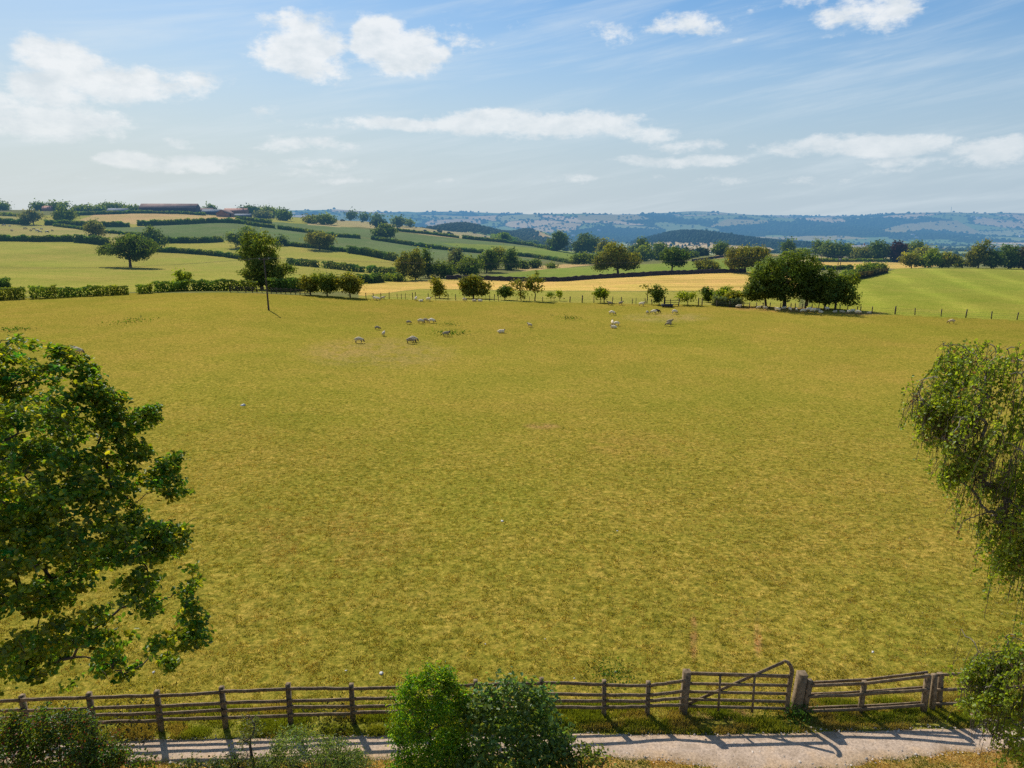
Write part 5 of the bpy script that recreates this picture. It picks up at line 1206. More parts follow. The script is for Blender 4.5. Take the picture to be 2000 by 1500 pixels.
# birch on the right: arching limbs, hanging strands
rng = np.random.default_rng(21)
bb = np.array([13.6, 12.6, 0.0])
birch = thing('birch_tree', 'weeping birch at the right edge with long hanging leafy strands', 'tree', tuple(bb))
starts = []
for (px, py, Y, r, n, lmin, lmax) in [(1885, 690, 13.6, .36, 60, .15, .6), (1930, 680, 13.2, .5, 100, .2, .9), (1985, 685, 12.8, .7, 120, .3, 1.5), (1840, 775, 13.4, .42, 90, .15, .6), (1880, 780, 13, .55, 120, .2, .8), (1808, 790, 13.4, .25, 34, .12, .4), (1860, 840, 13.2, .42, 90, .15, .6), (1900, 870, 13, .45, 90, .15, .7), (1880, 920, 13, .33, 50, .15, .5),
                                     (1960, 840, 12.7, .7, 160, .3, 1.1), (1925, 930, 12.9, .42, 80, .2, .7), (1985, 960, 12.4, .5, 110, .3, 1.0), (1950, 1010, 12.6, .33, 50, .2, .6), (1985, 1080, 12.4, .25, 40, .2, .6), (2003, 1050, 12.3, .2, 34, .3, 1.5), (2075, 720, 12.5, 1.1, 190, 1, 3), (2110, 950, 12.2, .9, 170, 1, 3), (2150, 1150, 12, .7, 100, .8, 2.0),
                                     (1940, 1290, 12.3, .25, 44, .3, 1.2), (1985, 1285, 12.1, .38, 100, .4, 1.5), (1915, 1320, 12.3, .26, 60, .2, .8), (1940, 1420, 12.1, .3, 60, .15, .5), (1985, 1440, 12, .3, 60, .15, .5), (2040, 1290, 12, .4, 100, .5, 1.4), (1960, 1360, 12, .3, 50, .3, 1.0), (1880, 1005, 13.0, .28, 9, .15, .4), (1818, 790, 13.5, .27, 60, .12, .4), (1835, 830, 13.4, .25, 40, .12, .4), (1860, 720, 13.6, .25, 40, .12, .4), (1850, 900, 13.2, .2, 20, .12, .4)]:
    p = at_depth(px, py, Y) - bb
    n = int(n * (.68 if r >= .5 else .9))
    q = p + rng.normal(0, 1, (n, 3)) * (r * .62, r * .8, r * .45)
    for s in q:
        wz = bb + s
        if wz[2] < height_at(668, wz[1]): starts.append((s, rng.uniform(lmin, lmax)))
LP, LNm = [], []; tw = MB(); hubs = []
for i, (s, Ls) in enumerate(starts):
    k = max(6, int(Ls / .045)); t = np.linspace(0, 1, k)[:, None]
    out = np.array([rng.normal(-.22, .42), rng.normal(0, .35), 0])
    path = s + out * (1 - (1 - t) ** 2) * .35 * Ls ** .5 + np.array([0, 0, -1.0]) * (t ** 1.25) * Ls + rng.normal(0, .008, (k, 3))
    m = rng.random(k) < .95; LP.append(path[m] + rng.normal(0, .035, (m.sum(), 3)))
    LP.append(path[m] + rng.normal(0, .045, (m.sum(), 3)))
    tw.tube(path[::max(1, k // 5)], .0045, 3, cap=False)
    if i % 5 == 0: hubs.append(s)
LP = np.concatenate(LP); LP = LP[(LP[:, 2] > .3) & (fbm(LP[:, 0] / .3 + 7, LP[:, 2] / .5 + LP[:, 1] / .5, 415, 2) > .48)]; n = len(LP); print('birch leaves', n)
cvn = .7 + .6 * fbm(LP[:, 0] / .35 + 30, LP[:, 2] / .8, 411, 3)
c = np.array((.20, .28, .028))[None] * (cvn * rng.uniform(.7, 1.35, n))[:, None]; k = rng.random(n) < .12; c[k] = np.array((.24, .26, .04)) * rng.uniform(.6, 1.2, (k.sum(), 1)); k = rng.random(n) < .03; c[k] = (.22, .13, .05)
V, Q_, cc = leaf_arrays(LP, rng.normal(size=(n, 3)) + (0, -.2, .45), .062 * rng.uniform(.7, 1.3, n), c, .8, rng)
link('crown', mk('crown', V, Q_, mats=[M_NEARLEAF], col=cc), birch)
tw.build('hanging_twigs', M_BARK, birch)
M_BIRCH = mat_simple('birch_bark', (.20, .17, .13), .5, 4, .8, (.4, .4, 2.5))
skeleton((0, 0, -.4), np.array(hubs), (-.5, 0, 9.8), .12, rng, nseg=4, r_tip=.009, jitter=.05, sides=6).build('trunk', M_BIRCH, birch)

def shrub(name, label, px, Y, top_py, lobes, nclump, per, size, tone, spread=.1, aspect=.6, stems=16, seed=1, gloss=M_NEARLEAF, tipy=None, berries=None, gap=0, flat=.8, up=.4, huev=.12, shell=.4):
    """lobes in pixels around (px,*): (px, py, radius_px_x, radius_px_y, dY)"""
    r = np.random.default_rng(seed); X0 = float(uof(px, 1450)) * Y; b = np.array([X0, Y, 0.0])
    root = thing(name, label, 'bush', tuple(b)); lb = []
    for (lx, ly, rx, ry, dY) in lobes:
        p = at_depth(lx, ly, Y + dY) - b; dep = (Y + dY) * cP + (H - (p[2])) * sP
        lb.append((p[0], p[1], p[2], rx / F * dep, rx / F * dep * .9, ry / F * dep))
    c = ell_clumps(nclump, lb, r, shell); c = c[c[:, 2] > .15]
    if gap: c = c[fbm(c[:, 0] / .35 + 9, c[:, 2] / .4 + c[:, 1], 421, 2) > gap]
    cen = np.mean(np.array(lb)[:, :3], 0)
    leafy(root, 'foliage', c, per, spread, size, tone, r, gloss, aspect, up, cen, flat, tipy=tipy, huev=huev)
    pk = r.choice(len(c), min(len(c), stems), replace=False)
    skeleton((0, 0, -.2), c[pk], (cen[0] * .8, cen[1] * .8, cen[2]), .045, r, nseg=3, r_tip=.006, sides=5).build('stems', M_BARK, root)
    if berries:
        k = r.choice(len(c), berries); pv, pt = blob_mesh(r, 3, 5); n = berries * 3
        P3 = np.repeat(c[k], 3, 0) + r.normal(0, .09, (n, 3)); V = (pv[None] * .014 + P3[:, None]).reshape(-1, 3); T = (pt[None] + (np.arange(n) * len(pv))[:, None, None]).reshape(-1, 3)
        o = link('berries', mk('berries', V, None, T, [mat_simple('red_berry', (.42, .03, .02), .2, 9, .4)]), root); o['kind'] = 'stuff'
    return root
shrub('ash_shrub', 'bright green feathery young ash in front of the fence, left of the darker shrub', 840, 14.6, 1305,
      [(852, 1335, 38, 32, .1), (815, 1358, 45, 40, 0), (875, 1370, 42, 42, .1), (800, 1410, 42, 48, 0), (860, 1420, 60, 60, 0), (840, 1480, 62, 55, -.1), (800, 1500, 40, 40, -.3), (885, 1470, 40, 60, 0), (840, 1560, 70, 70, -.2), (838, 1316, 9, 22, .1), (868, 1322, 8, 22, .1), (800, 1340, 8, 20, 0), (905, 1370, 10, 20, 0), (780, 1440, 12, 12, 0)],
      760, 25, .09, (.13, .25, .012), .10, .30, 50, 31, up=.5, huev=.12, tipy=(.15, (.28, .36, .02)), gap=.33)
shrub('dogwood_shrub', 'darker broad-leaved shrub in front of the fence, right of the bright ash', 1005, 14.5, 1335,
      [(1000, 1360, 42, 36, .1), (940, 1385, 40, 38, 0), (1040, 1380, 40, 36, .1), (960, 1430, 60, 55, 0), (1040, 1440, 62, 50, 0), (1085, 1425, 28, 34, .1), (1000, 1500, 95, 60, -.2), (930, 1500, 45, 60, -.2), (1070, 1500, 45, 40, -.2), (1000, 1338, 12, 20, .1), (945, 1352, 9, 18, .1), (1058, 1362, 10, 20, .1), (1100, 1450, 12, 12, .1), (915, 1400, 12, 22, .2), (1000, 1580, 90, 60, -.2)],
      620, 15, .12, (.11, .18, .045), .15, .62, 60, 32, up=.5, huev=.09, gap=.38)
shrub('hawthorn_shrub', 'dark shrub dotted with red berries in the bottom left corner under the oak', 100, 14.0, 1390,
      [(60, 1435, 55, 36, 0), (110, 1410, 34, 26, .1), (150, 1445, 50, 34, .1), (20, 1470, 70, 46, -.2), (195, 1480, 50, 34, 0), (130, 1500, 90, 44, -.3), (245, 1488, 34, 16, 0), (285, 1496, 18, 9, 0), (-60, 1450, 80, 60, 0), (60, 1560, 150, 60, -.4), (88, 1388, 12, 16, .1), (165, 1408, 10, 18, .1), (225, 1450, 12, 18, 0), (30, 1405, 14, 18, .1)],
      1300, 18, .062, (.07, .115, .018), .10, .7, 80, 33, gap=.36, berries=420, huev=.12, tipy=(.05, (.20, .06, .03)))
shrub('willow_shrub', 'low grey-green fine-leaved shrub at the bottom edge between sapling and ash', 600, 14.2, 1430,
      [(570, 1450, 40, 28, 0), (600, 1475, 70, 36, 0), (650, 1480, 50, 30, 0), (545, 1490, 50, 34, -.1), (690, 1495, 40, 22, -.1), (610, 1520, 110, 40, -.2), (562, 1425, 10, 18, 0)],
      800, 17, .055, (.14, .20, .058), .085, .4, 40, 34, gap=.36, huev=.07)
shrub('sapling', 'thin sparse sapling standing on the near side of the track in the left half', 488, 14.3, 1372,
      [(485, 1400, 18, 26, 0), (490, 1435, 28, 22, 0), (478, 1470, 26, 24, 0), (495, 1500, 24, 24, 0)],
      120, 11, .05, (.13, .16, .055), .07, .5, 26, 35, gap=.40)
shrub('bramble_bush', 'straggly low brambles at the bottom edge around the sapling', 430, 14.1, 1460,
      [(400, 1495, 34, 20, 0), (440, 1490, 34, 22, 0), (500, 1500, 40, 18, 0), (360, 1505, 24, 14, 0)],
      240, 12, .055, (.07, .10, .03), .09, .7, 24, 36, gap=.42)
shrub('dogwood_shoots', 'sparse leafy shoots on the dry bank right of the two tall shrubs', 1145, 14.2, 1455,
      [(1120, 1485, 22, 18, 0), (1150, 1475, 20, 16, 0), (1172, 1480, 14, 18, 0), (1100, 1475, 14, 20, 0), (1140, 1505, 40, 14, 0)],
      80, 8, .10, (.12, .17, .035), .09, .5, 18, 37)
print('near done')
# ------------------------------------------------------------------ far fences
def fence_run(name, label, pts, wires=(), rails=(), tall=1.25, wpost=.13, cat='fence'):
    """pts: (px, py, height factor, width factor)"""
    W = [ground(p[0], p[1]) for p in pts]; root = thing(name, label, cat, tuple(W[0])); o0 = np.array(tuple(W[0]))
    for (p, w) in zip(pts, W):
        b = np.array(tuple(w)) - o0; hf = p[2] if len(p) > 2 else 1; wf_ = p[3] if len(p) > 3 else 1
        mb = MB(); mb.beam(b - (0, 0, .2), b + (RNG.normal(0, .06), RNG.normal(0, .04), tall * hf), wpost * wf_, wpost * wf_, up=(0, 1, 0)); mb.build('post', M_POLE, root)
    for h in wires:
        mb = MB(); mb.tube([np.array(tuple(w)) - o0 + (0, -.08, h) for w in W], .012, 3, cap=False); mb.build('wire', M_WIRE, root)
    for h in rails:
        for a, b in zip(W[:-1], W[1:]):
            mb = MB(); mb.beam(np.array(tuple(a)) - o0 + (0, -.1, h), np.array(tuple(b)) - o0 + (0, -.1, h), .05, .10); mb.build('rail', M_POLE, root)
    return root
fence_run('rail_fence', 'far rail fence curving from the power pole to the three thorn trees', [(450, 571), (465, 571), (480, 571), (493, 571.5), (502, 572), (512, 572), (530, 573), (540, 573.5), (549, 574), (558, 574.5), (568, 575), (577, 575.5), (586, 576), (596, 576.5), (606, 577)], rails=(.45, .8, 1.12))
fence_run('wire_fence', 'far wire fence on posts from the thorn trees to the wooden hurdle', [(715, 583), (730, 583, .9), (744, 583), (760, 584, 1.2), (776, 584, .9, .7), (784, 584, .9, .7), (792, 584.5, 1, .7), (806, 585, 1.2), (812, 585, 1.3), (837, 585.5, 1.1), (851, 586, .9, .7), (875, 586), (890, 586.5, 1.1), (907, 587), (935, 587.5, .8, .7),
           (956, 588, 1.1), (965, 588), (974, 588.5), (1010, 589, .8, .7), (1034, 589, .9, .7), (1060, 590, .9), (1082, 590, .8, .7), (1113, 590.5, 1, 1.5), (1137, 591, 1.25, 1.7), (1160, 591.5, 1.2), (1180, 592, 1.1, 1.5), (1196, 592.5, 1.15), (1214, 593, 1.1, 1.3), (1235, 593.5, .9), (1242, 593.5, 1.0, .7), (1260, 594), (1273, 595, .9), (1297, 596, 1.2, 1.3)],
          wires=(.35, .75, 1.05))
fence_run('wire_fence', 'far wire fence behind the bushes and the shady tree clump', [(1364, 597, 1.3, 1.3), (1371, 597.5, 1.2, 1.4), (1400, 599), (1425, 600), (1452, 601), (1463, 602), (1477, 602.5), (1490, 603), (1503, 603), (1524, 603.5), (1544, 604), (1553, 604), (1566, 604.5), (1585, 605), (1598, 605.5), (1618, 606), (1640, 607), (1655, 608)], wires=(.35, .75, 1.05))
fence_run('wire_fence', 'wire fence running right from the shady tree clump to the view edge', [(1673, 611, 1.1), (1680, 611.5, 1.1), (1703, 612, 1.1), (1748, 614, 1.3, 1.5), (1787, 615.5, 1.1), (1838, 618, 1.15), (1886, 620.5, 1.3, 1.2), (1936, 623, 1.15), (1986, 625, 1.15), (2040, 628, 1.1), (2100, 631)], wires=(.35, .75, 1.1))
fence_run('hurdle', 'short three-rail wooden hurdle in the far fence behind the feed trough', [(1298, 597.5, 1.35, 1.4), (1310, 597.5, 1.1), (1325, 597.5, 1.2, 1.4)], rails=(.35, .75, 1.15), cat='hurdle')

# field trough, dark, next to the hurdle
g = ground(1303, 600); tr = thing('feed_trough', 'dark low feed trough before the wooden hurdle on the far fence', 'trough', tuple(g))
mb = MB(); mb.box((0, -.38, .38), (2.2, .06, .5)); mb.box((0, .38, .38), (2.2, .06, .5)); mb.box((-1.07, 0, .38), (.06, .7, .5)); mb.box((1.07, 0, .38), (.06, .7, .5)); mb.box((0, 0, .16), (2.08, .7, .05)); mb.build('tub', mat_simple('dark_trough', (.04, .045, .06), .2, 4, .6), tr)
for x in (-.8, .8):
    mb = MB(); mb.box((x, 0, .05), (.1, .8, .22)); mb.build('leg', M_POLE, tr)

# ------------------------------------------------------------------ power line
M_INS = mat_simple('insulator', (.35, .33, .33), .1, 4, .4)
def pole(label, base, top_py, arm=1.6, name='power_pole', lean=0.0, ang=0.0, r=.15, tf=False, Hf=False, px_top=None):
    root = thing(name, label, 'power pole', tuple(base)); h = height_at(top_py, base.y) - base.z
    for sx in ((-.5, .5) if Hf else (0,)):
        mb = MB(); mb.tube([(sx, 0, -.3), (sx + lean * h * .5, 0, h * .5), (sx + lean * h, 0, h)], [r, r * .85, r * .65], 8); mb.build('pole', M_POLE, root)
    ca, sa = math.cos(ang), math.sin(ang); pts = []
    mb = MB(); mb.beam((lean * h - arm / 2 * ca, -arm / 2 * sa, h - .18), (lean * h + arm / 2 * ca, arm / 2 * sa, h - .18), .1, .12); mb.build('crossarm', M_POLE, root)
    for t in ((-.46, .46) if not Hf else (-.46, 0, .46)):
        p = (lean * h + t * arm * ca, t * arm * sa, h - .1); mb = MB(); mb.tube([p, (p[0], p[1], p[2] + .14), (p[0], p[1], p[2] + .24)], [.06, .075, .03], 6); mb.build('insulator', M_INS, root)
        pts.append(np.array(tuple(base)) + (p[0], p[1], p[2] + .24))
    if tf:
        mb = MB(); mb.box((lean * h, -.3, h - 1.2), (.9, .5, .8)); mb.build('transformer', M_INS, root)
    return pts, h
A, hA = pole('wooden power pole standing in the pasture before the tall ragged tree', ground(525, 606), 505, 1.7, lean=-.012, r=.16, ang=.5)
print('pole height', hA)
B, _ = pole('dark power pole slanting up out of the shady tree clump', ground(1580, 560, 152), 496, 1.6, lean=.02, r=.16, ang=1.2)
Cp, _ = pole('slim power pole just behind the slanting one above the clump', ground(1600, 540, 215), 498, 2.0, lean=.01, r=.14, ang=1.0)
D, _ = pole('twin-leg power pole carrying a transformer beside the orange strip', ground(1638, 527, 290), 501, 3.2, r=.16, ang=.3, tf=True, Hf=True)
E, _ = pole('thin distant pole left of the slanting one above the clump', ground(1576, 505, 430), 482, 1.6, r=.16, ang=.4)
def wire(label, a, b, sag, group):
    mb = MB(); t = np.linspace(0, 1, 26); a = np.array(a); b = np.array(b)
    pts = a + (b - a) * t[:, None]; pts[:, 2] -= sag * 4 * t * (1 - t); mb.tube(pts - a, .010, 4, cap=False)
    o = mb.build('overhead_wire', M_WIRE); o.location = a; tag(o, label, 'wire', group)
gw = 'overhead power wires'
aL = [np.array([-95., 118, 5.5]), np.array([-95., 119.6, 5.5])]
wire('near overhead wire running left from the pasture pole', A[0], aL[0], 1.0, gw); wire('far overhead wire running left from the pasture pole', A[1], aL[1], 1.0, gw)
wire('near overhead wire spanning from the pasture pole to the clump pole', A[0], B[0], 1.6, gw); wire('far overhead wire spanning from the pasture pole to the clump pole', A[1], B[1], 1.6, gw)
for k in (0, 1):
    wire(['near', 'far'][k] + ' wire between the slanting pole and the slim pole', B[k], Cp[k], .6, gw); wire(['near', 'far'][k] + ' sagging wire from the slim pole to the twin-leg pole', Cp[k], D[k], 1.0, gw)
wire('wire from the twin-leg pole to the thin distant pole', D[2], E[1], 1.5, gw)

# ------------------------------------------------------------------ sheep and cattle (skinned skeletons)
def skin(name, verts, edges, mats, flat=None, mi=None, sub=1):
    me = bpy.data.meshes.new(name); me.from_pydata([v[:3] for v in verts], [], []); me.edges.add(len(edges))
    for e, (a, b) in zip(me.edges, edges): e.vertices = (a, b)
    me.update(); o = bpy.data.objects.new(name, me); C.objects.link(o)
    m = o.modifiers.new('s', 'SKIN'); m.use_smooth_shade = True
    for i, v in enumerate(verts):
        me.skin_vertices[0].data[i].radius = (v[3], v[4] if len(v) > 4 else v[3]); me.skin_vertices[0].data[i].use_root = (i == 0)
    s = o.modifiers.new('u', 'SUBSURF'); s.levels = sub; s.render_levels = sub
    dg = bpy.context.evaluated_depsgraph_get(); r = bpy.data.meshes.new_from_object(o.evaluated_get(dg))
    bpy.data.objects.remove(o); bpy.data.meshes.remove(me); r.name = name
    r.materials.clear()
    for k in mats: r.materials.append(k)
    if mi: 
        for p in r.polygons: p.material_index = mi(p.center)
    return r
M_WOOL = mat_simple('wool', (.78, .72, .60), .22, 9, .95, objcol=True, bump=.03)
M_FACE = mat_simple('sheep_face', (.20, .16, .13), .3, 9, .9, objcol=True)
def sheep_mesh(pose):
    z = .62 if pose != 'lying' else .30
    V = [(-.42, 0, z, .20, .22), (-.18, 0, z + .02, .27, .29), (.12, 0, z + .01, .27, .29), (.38, 0, z + .02, .21, .23)]
    E = [(0, 1), (1, 2), (2, 3)]
    if pose == 'grazing': V += [(.56, 0, z - .10, .13), (.70, 0, .26, .10), (.78, 0, .12, .06)]
    elif pose == 'standing': V += [(.55, 0, z + .18, .13), (.68, 0, z + .32, .10), (.86, 0, z + .25, .055)]
    else: V += [(.52, 0, z + .16, .13), (.64, 0, z + .30, .10), (.80, 0, z + .22, .055)]
    E += [(3, 4), (4, 5), (5, 6)]
    n = 7; V += [(V[5][0] - .02, .13, V[5][2] + .05, .028), (V[5][0] - .02, -.13, V[5][2] + .05, .028)]; E += [(5, n), (5, n + 1)]; n += 2
    V += [(-.60, 0, z - .02, .05), (-.64, 0, z - .16, .03)]; E += [(0, n), (n, n + 1)]; n += 2
    if pose != 'lying':
        for (b, x, sw) in ((0, -.40, -.03), (0, -.34, .06), (3, .36, .04), (3, .30, -.05)):
            y = .13 if sw > 0 else -.13
            V += [(x, y, .40, .075), (x + (.05 if b == 3 else -.07), y, .24, .042), (x + sw, y, .05, .035)]; E += [(b, n), (n, n + 1), (n + 1, n + 2)]; n += 3
    else:
        for (b, x, y) in ((0, -.2, .2), (0, -.2, -.2), (3, .5, .14), (3, .5, -.14)):
            V += [(x, y, .10, .06), (x + .18, y * 1.1, .06, .035)]; E += [(b, n), (n, n + 1)]; n += 2
    hx = V[4][0] + .06
    return skin('sheep', V, E, [M_WOOL, M_FACE], mi=lambda c: 1 if (c.x > hx or (c.z < .34 and pose != 'lying')) else 0)
SH = {p: sheep_mesh(p) for p in ('grazing', 'standing', 'lying')}
def sheep(px, py, pose, face, label, tint=(1, 1, 1), s=1.0, group='sheep grazing and resting in the pasture', cat='sheep'):
    g = ground(px, py); o = link('sheep', SH[pose]); o.location = g; a = face + RNG.normal(0, 12); o.rotation_euler = (0, 0, math.radians(a)); s *= .86; o.scale = (s, s, s); o.color = (*tint, 1)
    tag(o, label, cat, group)
W_, G_, D_, K_ = (1.25, 1.12, .92), (.85, .76, .6), (.5, .43, .33), (.06, .06, .065)
SHEEP = [
 (701, 670, 'grazing', 0, 'grey-backed ewe grazing alone, leftmost of the mid-field sheep', G_, 1.12), (737, 644, 'grazing', 0, 'small dark-bodied lamb grazing left of the mid-field group', D_, .8), (749, 656, 'standing', 90, 'pale sheep seen from behind, right of the small dark lamb', G_, .85),
 (798, 633, 'grazing', 20, 'dark-bodied sheep grazing just left of the group of three', D_, .85), (822, 632, 'grazing', 0, 'left ewe in the group of three grazing in a line', G_, 1.1), (831, 630, 'grazing', 0, 'middle darker ewe in the group of three grazing in a line', D_, 1.0), (843, 631, 'grazing', 0, 'right ewe in the group of three grazing in a line', W_, 1.1),
 (802, 671, 'grazing', 0, 'nearer of two overlapping ewes grazing in mid field', D_, 1.15), (807, 668, 'grazing', -10, 'farther of two overlapping ewes grazing in mid field', G_, 1.15), (871, 657, 'standing', 0, 'dark-sided sheep walking right beside the nettle patch', D_, 1.0),
 (978, 650, 'lying', 10, 'cream sheep lying down alone in the centre of the field', W_, 1.05), (1035, 639, 'standing', 160, 'small sheep standing alone right of the lying cream one', G_, .85),
 (733, 586, 'standing', 180, 'left of two pale sheep close together at the far fence near the thorn trees', W_, 1.0), (738, 587, 'grazing', 0, 'right of two pale sheep close together at the far fence near the thorn trees', W_, 1.0), (748, 585, 'standing', 0, 'brownish sheep at the far fence right of the pale pair', G_, .9),
 (812, 587, 'standing', 90, 'sheep at the far fence beside the tight group of posts', W_, 1.0), (822, 589, 'lying', 0, 'white sheep lying just off the far fence in the open', W_, .9), (837, 588, 'standing', 0, 'white sheep against a dark fence post left of the twisted thorn', W_, 1.05),
 (907, 588, 'grazing', 0, 'sheep grazing at the far fence left of the stout thorn tree', G_, .9), (926, 589, 'lying', 0, 'left sheep lying in the shade of the stout thorn tree', G_, 1.0), (938, 589, 'lying', 180, 'right sheep lying in the shade of the stout thorn tree', W_, 1.0),
 (1191, 596, 'standing', 180, 'left of two dark sheep standing near the small wind-pruned tree', D_, 1.0), (1212, 596, 'standing', 0, 'right of two dark sheep standing near the small wind-pruned tree', D_, 1.0), (1253, 598, 'standing', 0, 'white ewe walking in front of the leafless thorn tree', W_, 1.15),
 (1195, 615, 'grazing', -10, 'white sheep grazing alone above the resting three', W_, 1.1), (1264, 613, 'grazing', 40, 'small brownish sheep left of the black one', G_, .85), (1277, 613, 'grazing', 180, 'white sheep tail to tail with the black one', W_, 1.1), (1283, 612, 'grazing', -15, 'the only black sheep, grazing beside a white one', K_, 1.1),
 (1317, 613, 'grazing', 0, 'white sheep grazing alone right of the black one', W_, 1.15), (1196, 635, 'standing', 90, 'upright sheep seen end-on, left of the close three', W_, 1.0), (1204, 636, 'grazing', 180, 'round white sheep at the right of the close three', W_, 1.0), (1199, 641, 'lying', 180, 'white sheep lying flat in front of the close three', W_, 1.0),
 (1307, 633, 'standing', 0, 'brown-backed sheep behind the dark grey one', D_, 1.0), (1306, 637, 'grazing', 180, 'dark grey sheep in front of the brown-backed one', D_, 1.0), (1442, 603, 'standing', 0, 'brownish sheep walking left of the big tree clump', G_, 1.1),
 (1858, 632, 'grazing', 180, 'tan sheep grazing alone near the right edge below the wire fence', (.95, .75, .5), 1.1), (152, 692, 'grazing', 0, 'nearer of the pair of sheep by the top of the big oak', G_, 1.1), (146, 689, 'grazing', 180, 'farther of the pair of sheep by the top of the big oak', D_, 1.05),
 (1518, 609, 'standing', 180, 'white ewe at the left end of the flock in the clump shade', W_, 1.15), (1530, 606, 'standing', 0, 'sheep half hidden behind the left end ewe in the shade', G_, 1.0), (1543, 608, 'standing', 90, 'sheep seen end-on between the first two trunks', W_, 1.0), (1555, 609, 'standing', 100, 'dim sheep standing between the trunks in the clump shade', G_, 1.0),
 (1568, 611, 'grazing', 180, 'pale sheep grazing left of the packed middle of the shaded flock', W_, 1.1), (1578, 609, 'standing', 0, 'tall-backed ewe in the packed middle of the shaded flock', W_, 1.15), (1587, 611, 'standing', 0, 'ewe in front in the packed middle of the shaded flock', W_, 1.2), (1597, 607, 'lying', 0, 'sheep lying behind the packed middle of the shaded flock', G_, 1.0),
 (1603, 611, 'lying', 180, 'sheep lying just right of the packed middle of the flock', W_, .95), (1615, 607, 'standing', 180, 'bright ewe standing before the dark trunk of the clump', W_, 1.05), (1630, 611, 'lying', 0, 'sheep lying in the shade right of the bright ewe', G_, 1.0), (1645, 611, 'lying', 180, 'dim sheep lying at the shade edge behind the bright pair', G_, 1.0),
 (1657, 613, 'grazing', 180, 'left of the bright pair at the right edge of the clump shade', W_, 1.1), (1675, 614, 'grazing', 0, 'right of the bright pair at the right edge of the clump shade', W_, 1.15), (1664, 609, 'lying', 0, 'bluish white sheep lying behind the bright pair', W_, 1.1), (1697, 613, 'lying', 0, 'sheep lying alone by the fence right of the bright pair', G_, .95),
 (1481, 605, 'standing', 0, 'dim sheep under the leftmost tree of the clump', G_, 1.0), (1494, 606, 'standing', 180, 'second dim sheep under the leftmost tree of the clump', G_, 1.05)]
for a in SHEEP: sheep(a[0], a[1], a[2], a[3], a[4], a[5], a[6])

def mat_cow():
    m = bpy.data.materials.new('cow_hide'); nt = nodes_of(m); tc = N(nt, 'ShaderNodeTexCoord'); oi = N(nt, 'ShaderNodeObjectInfo')
    a = N(nt, 'ShaderNodeVectorMath', operation='ADD'); nt.links.new(tc.outputs['Object'], a.inputs[0]); nt.links.new(oi.outputs['Random'], a.inputs[1])
    n = noise(nt, a.outputs[0], 1.6, 2, .5); r = N(nt, 'ShaderNodeValToRGB'); r.color_ramp.interpolation = 'CONSTANT'; r.color_ramp.elements[0].color = (.02, .018, .018, 1); r.color_ramp.elements[1].position = .53; r.color_ramp.elements[1].color = (.75, .72, .68, 1)
    nt.links.new(n, r.inputs[0]); p = N(nt, 'ShaderNodeBsdfPrincipled'); p.inputs['Roughness'].default_value = .7; nt.links.new(mulc(nt, r.outputs[0], oi.outputs['Color']), p.inputs['Base Color']); finish(nt, p.outputs[0]); return m
M_COW = mat_cow()
def cow_mesh():
    V = [(-.85, 0, 1.12, .27, .32), (-.3, 0, 1.05, .33, .40), (.35, 0, 1.05, .33, .40), (.85, 0, 1.12, .26, .32), (1.2, 0, .95, .17), (1.42, 0, .5, .14), (1.55, 0, .2, .09)]
    E = [(i, i + 1) for i in range(6)]; n = 7
    V += [(1.38, .24, .62, .05), (1.38, -.24, .62, .05), (-1.12, 0, 1.1, .05), (-1.16, 0, .5, .03)]; E += [(5, 7), (5, 8), (0, 9), (9, 10)]; n = 11
    for (b, x) in ((0, -.85), (3, .75)):
        for y in (-.22, .22):
            V += [(x, y, .72, .12), (x + (.04 if b else -.10), y, .40, .07), (x + .02, y, .06, .06)]; E += [(b, n), (n, n + 1), (n + 1, n + 2)]; n += 3
    return skin('cow', V, E, [M_COW])
CM = cow_mesh()
for (px, py, f, s, tint, l) in [(8, 442, 200, 1.1, (1, 1, 1), 'black and white cow nearest the left edge below the upper hedge'), (19, 443, 100, 1, (1, 1, 1), 'white-rumped cow second from the left edge'), (23, 452, -30, 1, (.3, .3, .3), 'dark cow standing lower than its neighbours at the left'), (49, 448, 10, 1, (.3, .3, .3), 'dark cow alone in the gap before the cattle group'),
                             (60, 452, -30, 1, (.3, .3, .3), 'dark cow on the lower left of the cattle group'), (66, 449, 80, .95, (.3, .3, .3), 'dark cow seen end-on in the cattle group'), (73, 453, -10, 1.15, (1.2, 1.2, 1.25), 'whitish cow in the middle of the cattle group'), (78, 455, 20, 1, (1, 1, 1), 'black and white cow overlapping the whitish one'),
                             (81, 449, 90, .95, (1, 1, 1), 'upright black and white cow above the group'), (92, 455, 0, 1.05, (1.2, 1.2, 1.2), 'pale cow lowest at the right of the group'), (102, 452, 90, .9, (.3, .3, .3), 'last dark cow alone at the right of the herd')]:
    g = ground(px, py); o = link('cow', CM); o.location = g; o.rotation_euler = (0, 0, math.radians(f)); o.scale = (s, s, s); o.color = (*tint, 1); tag(o, l, 'cow', 'cattle on the left hill')

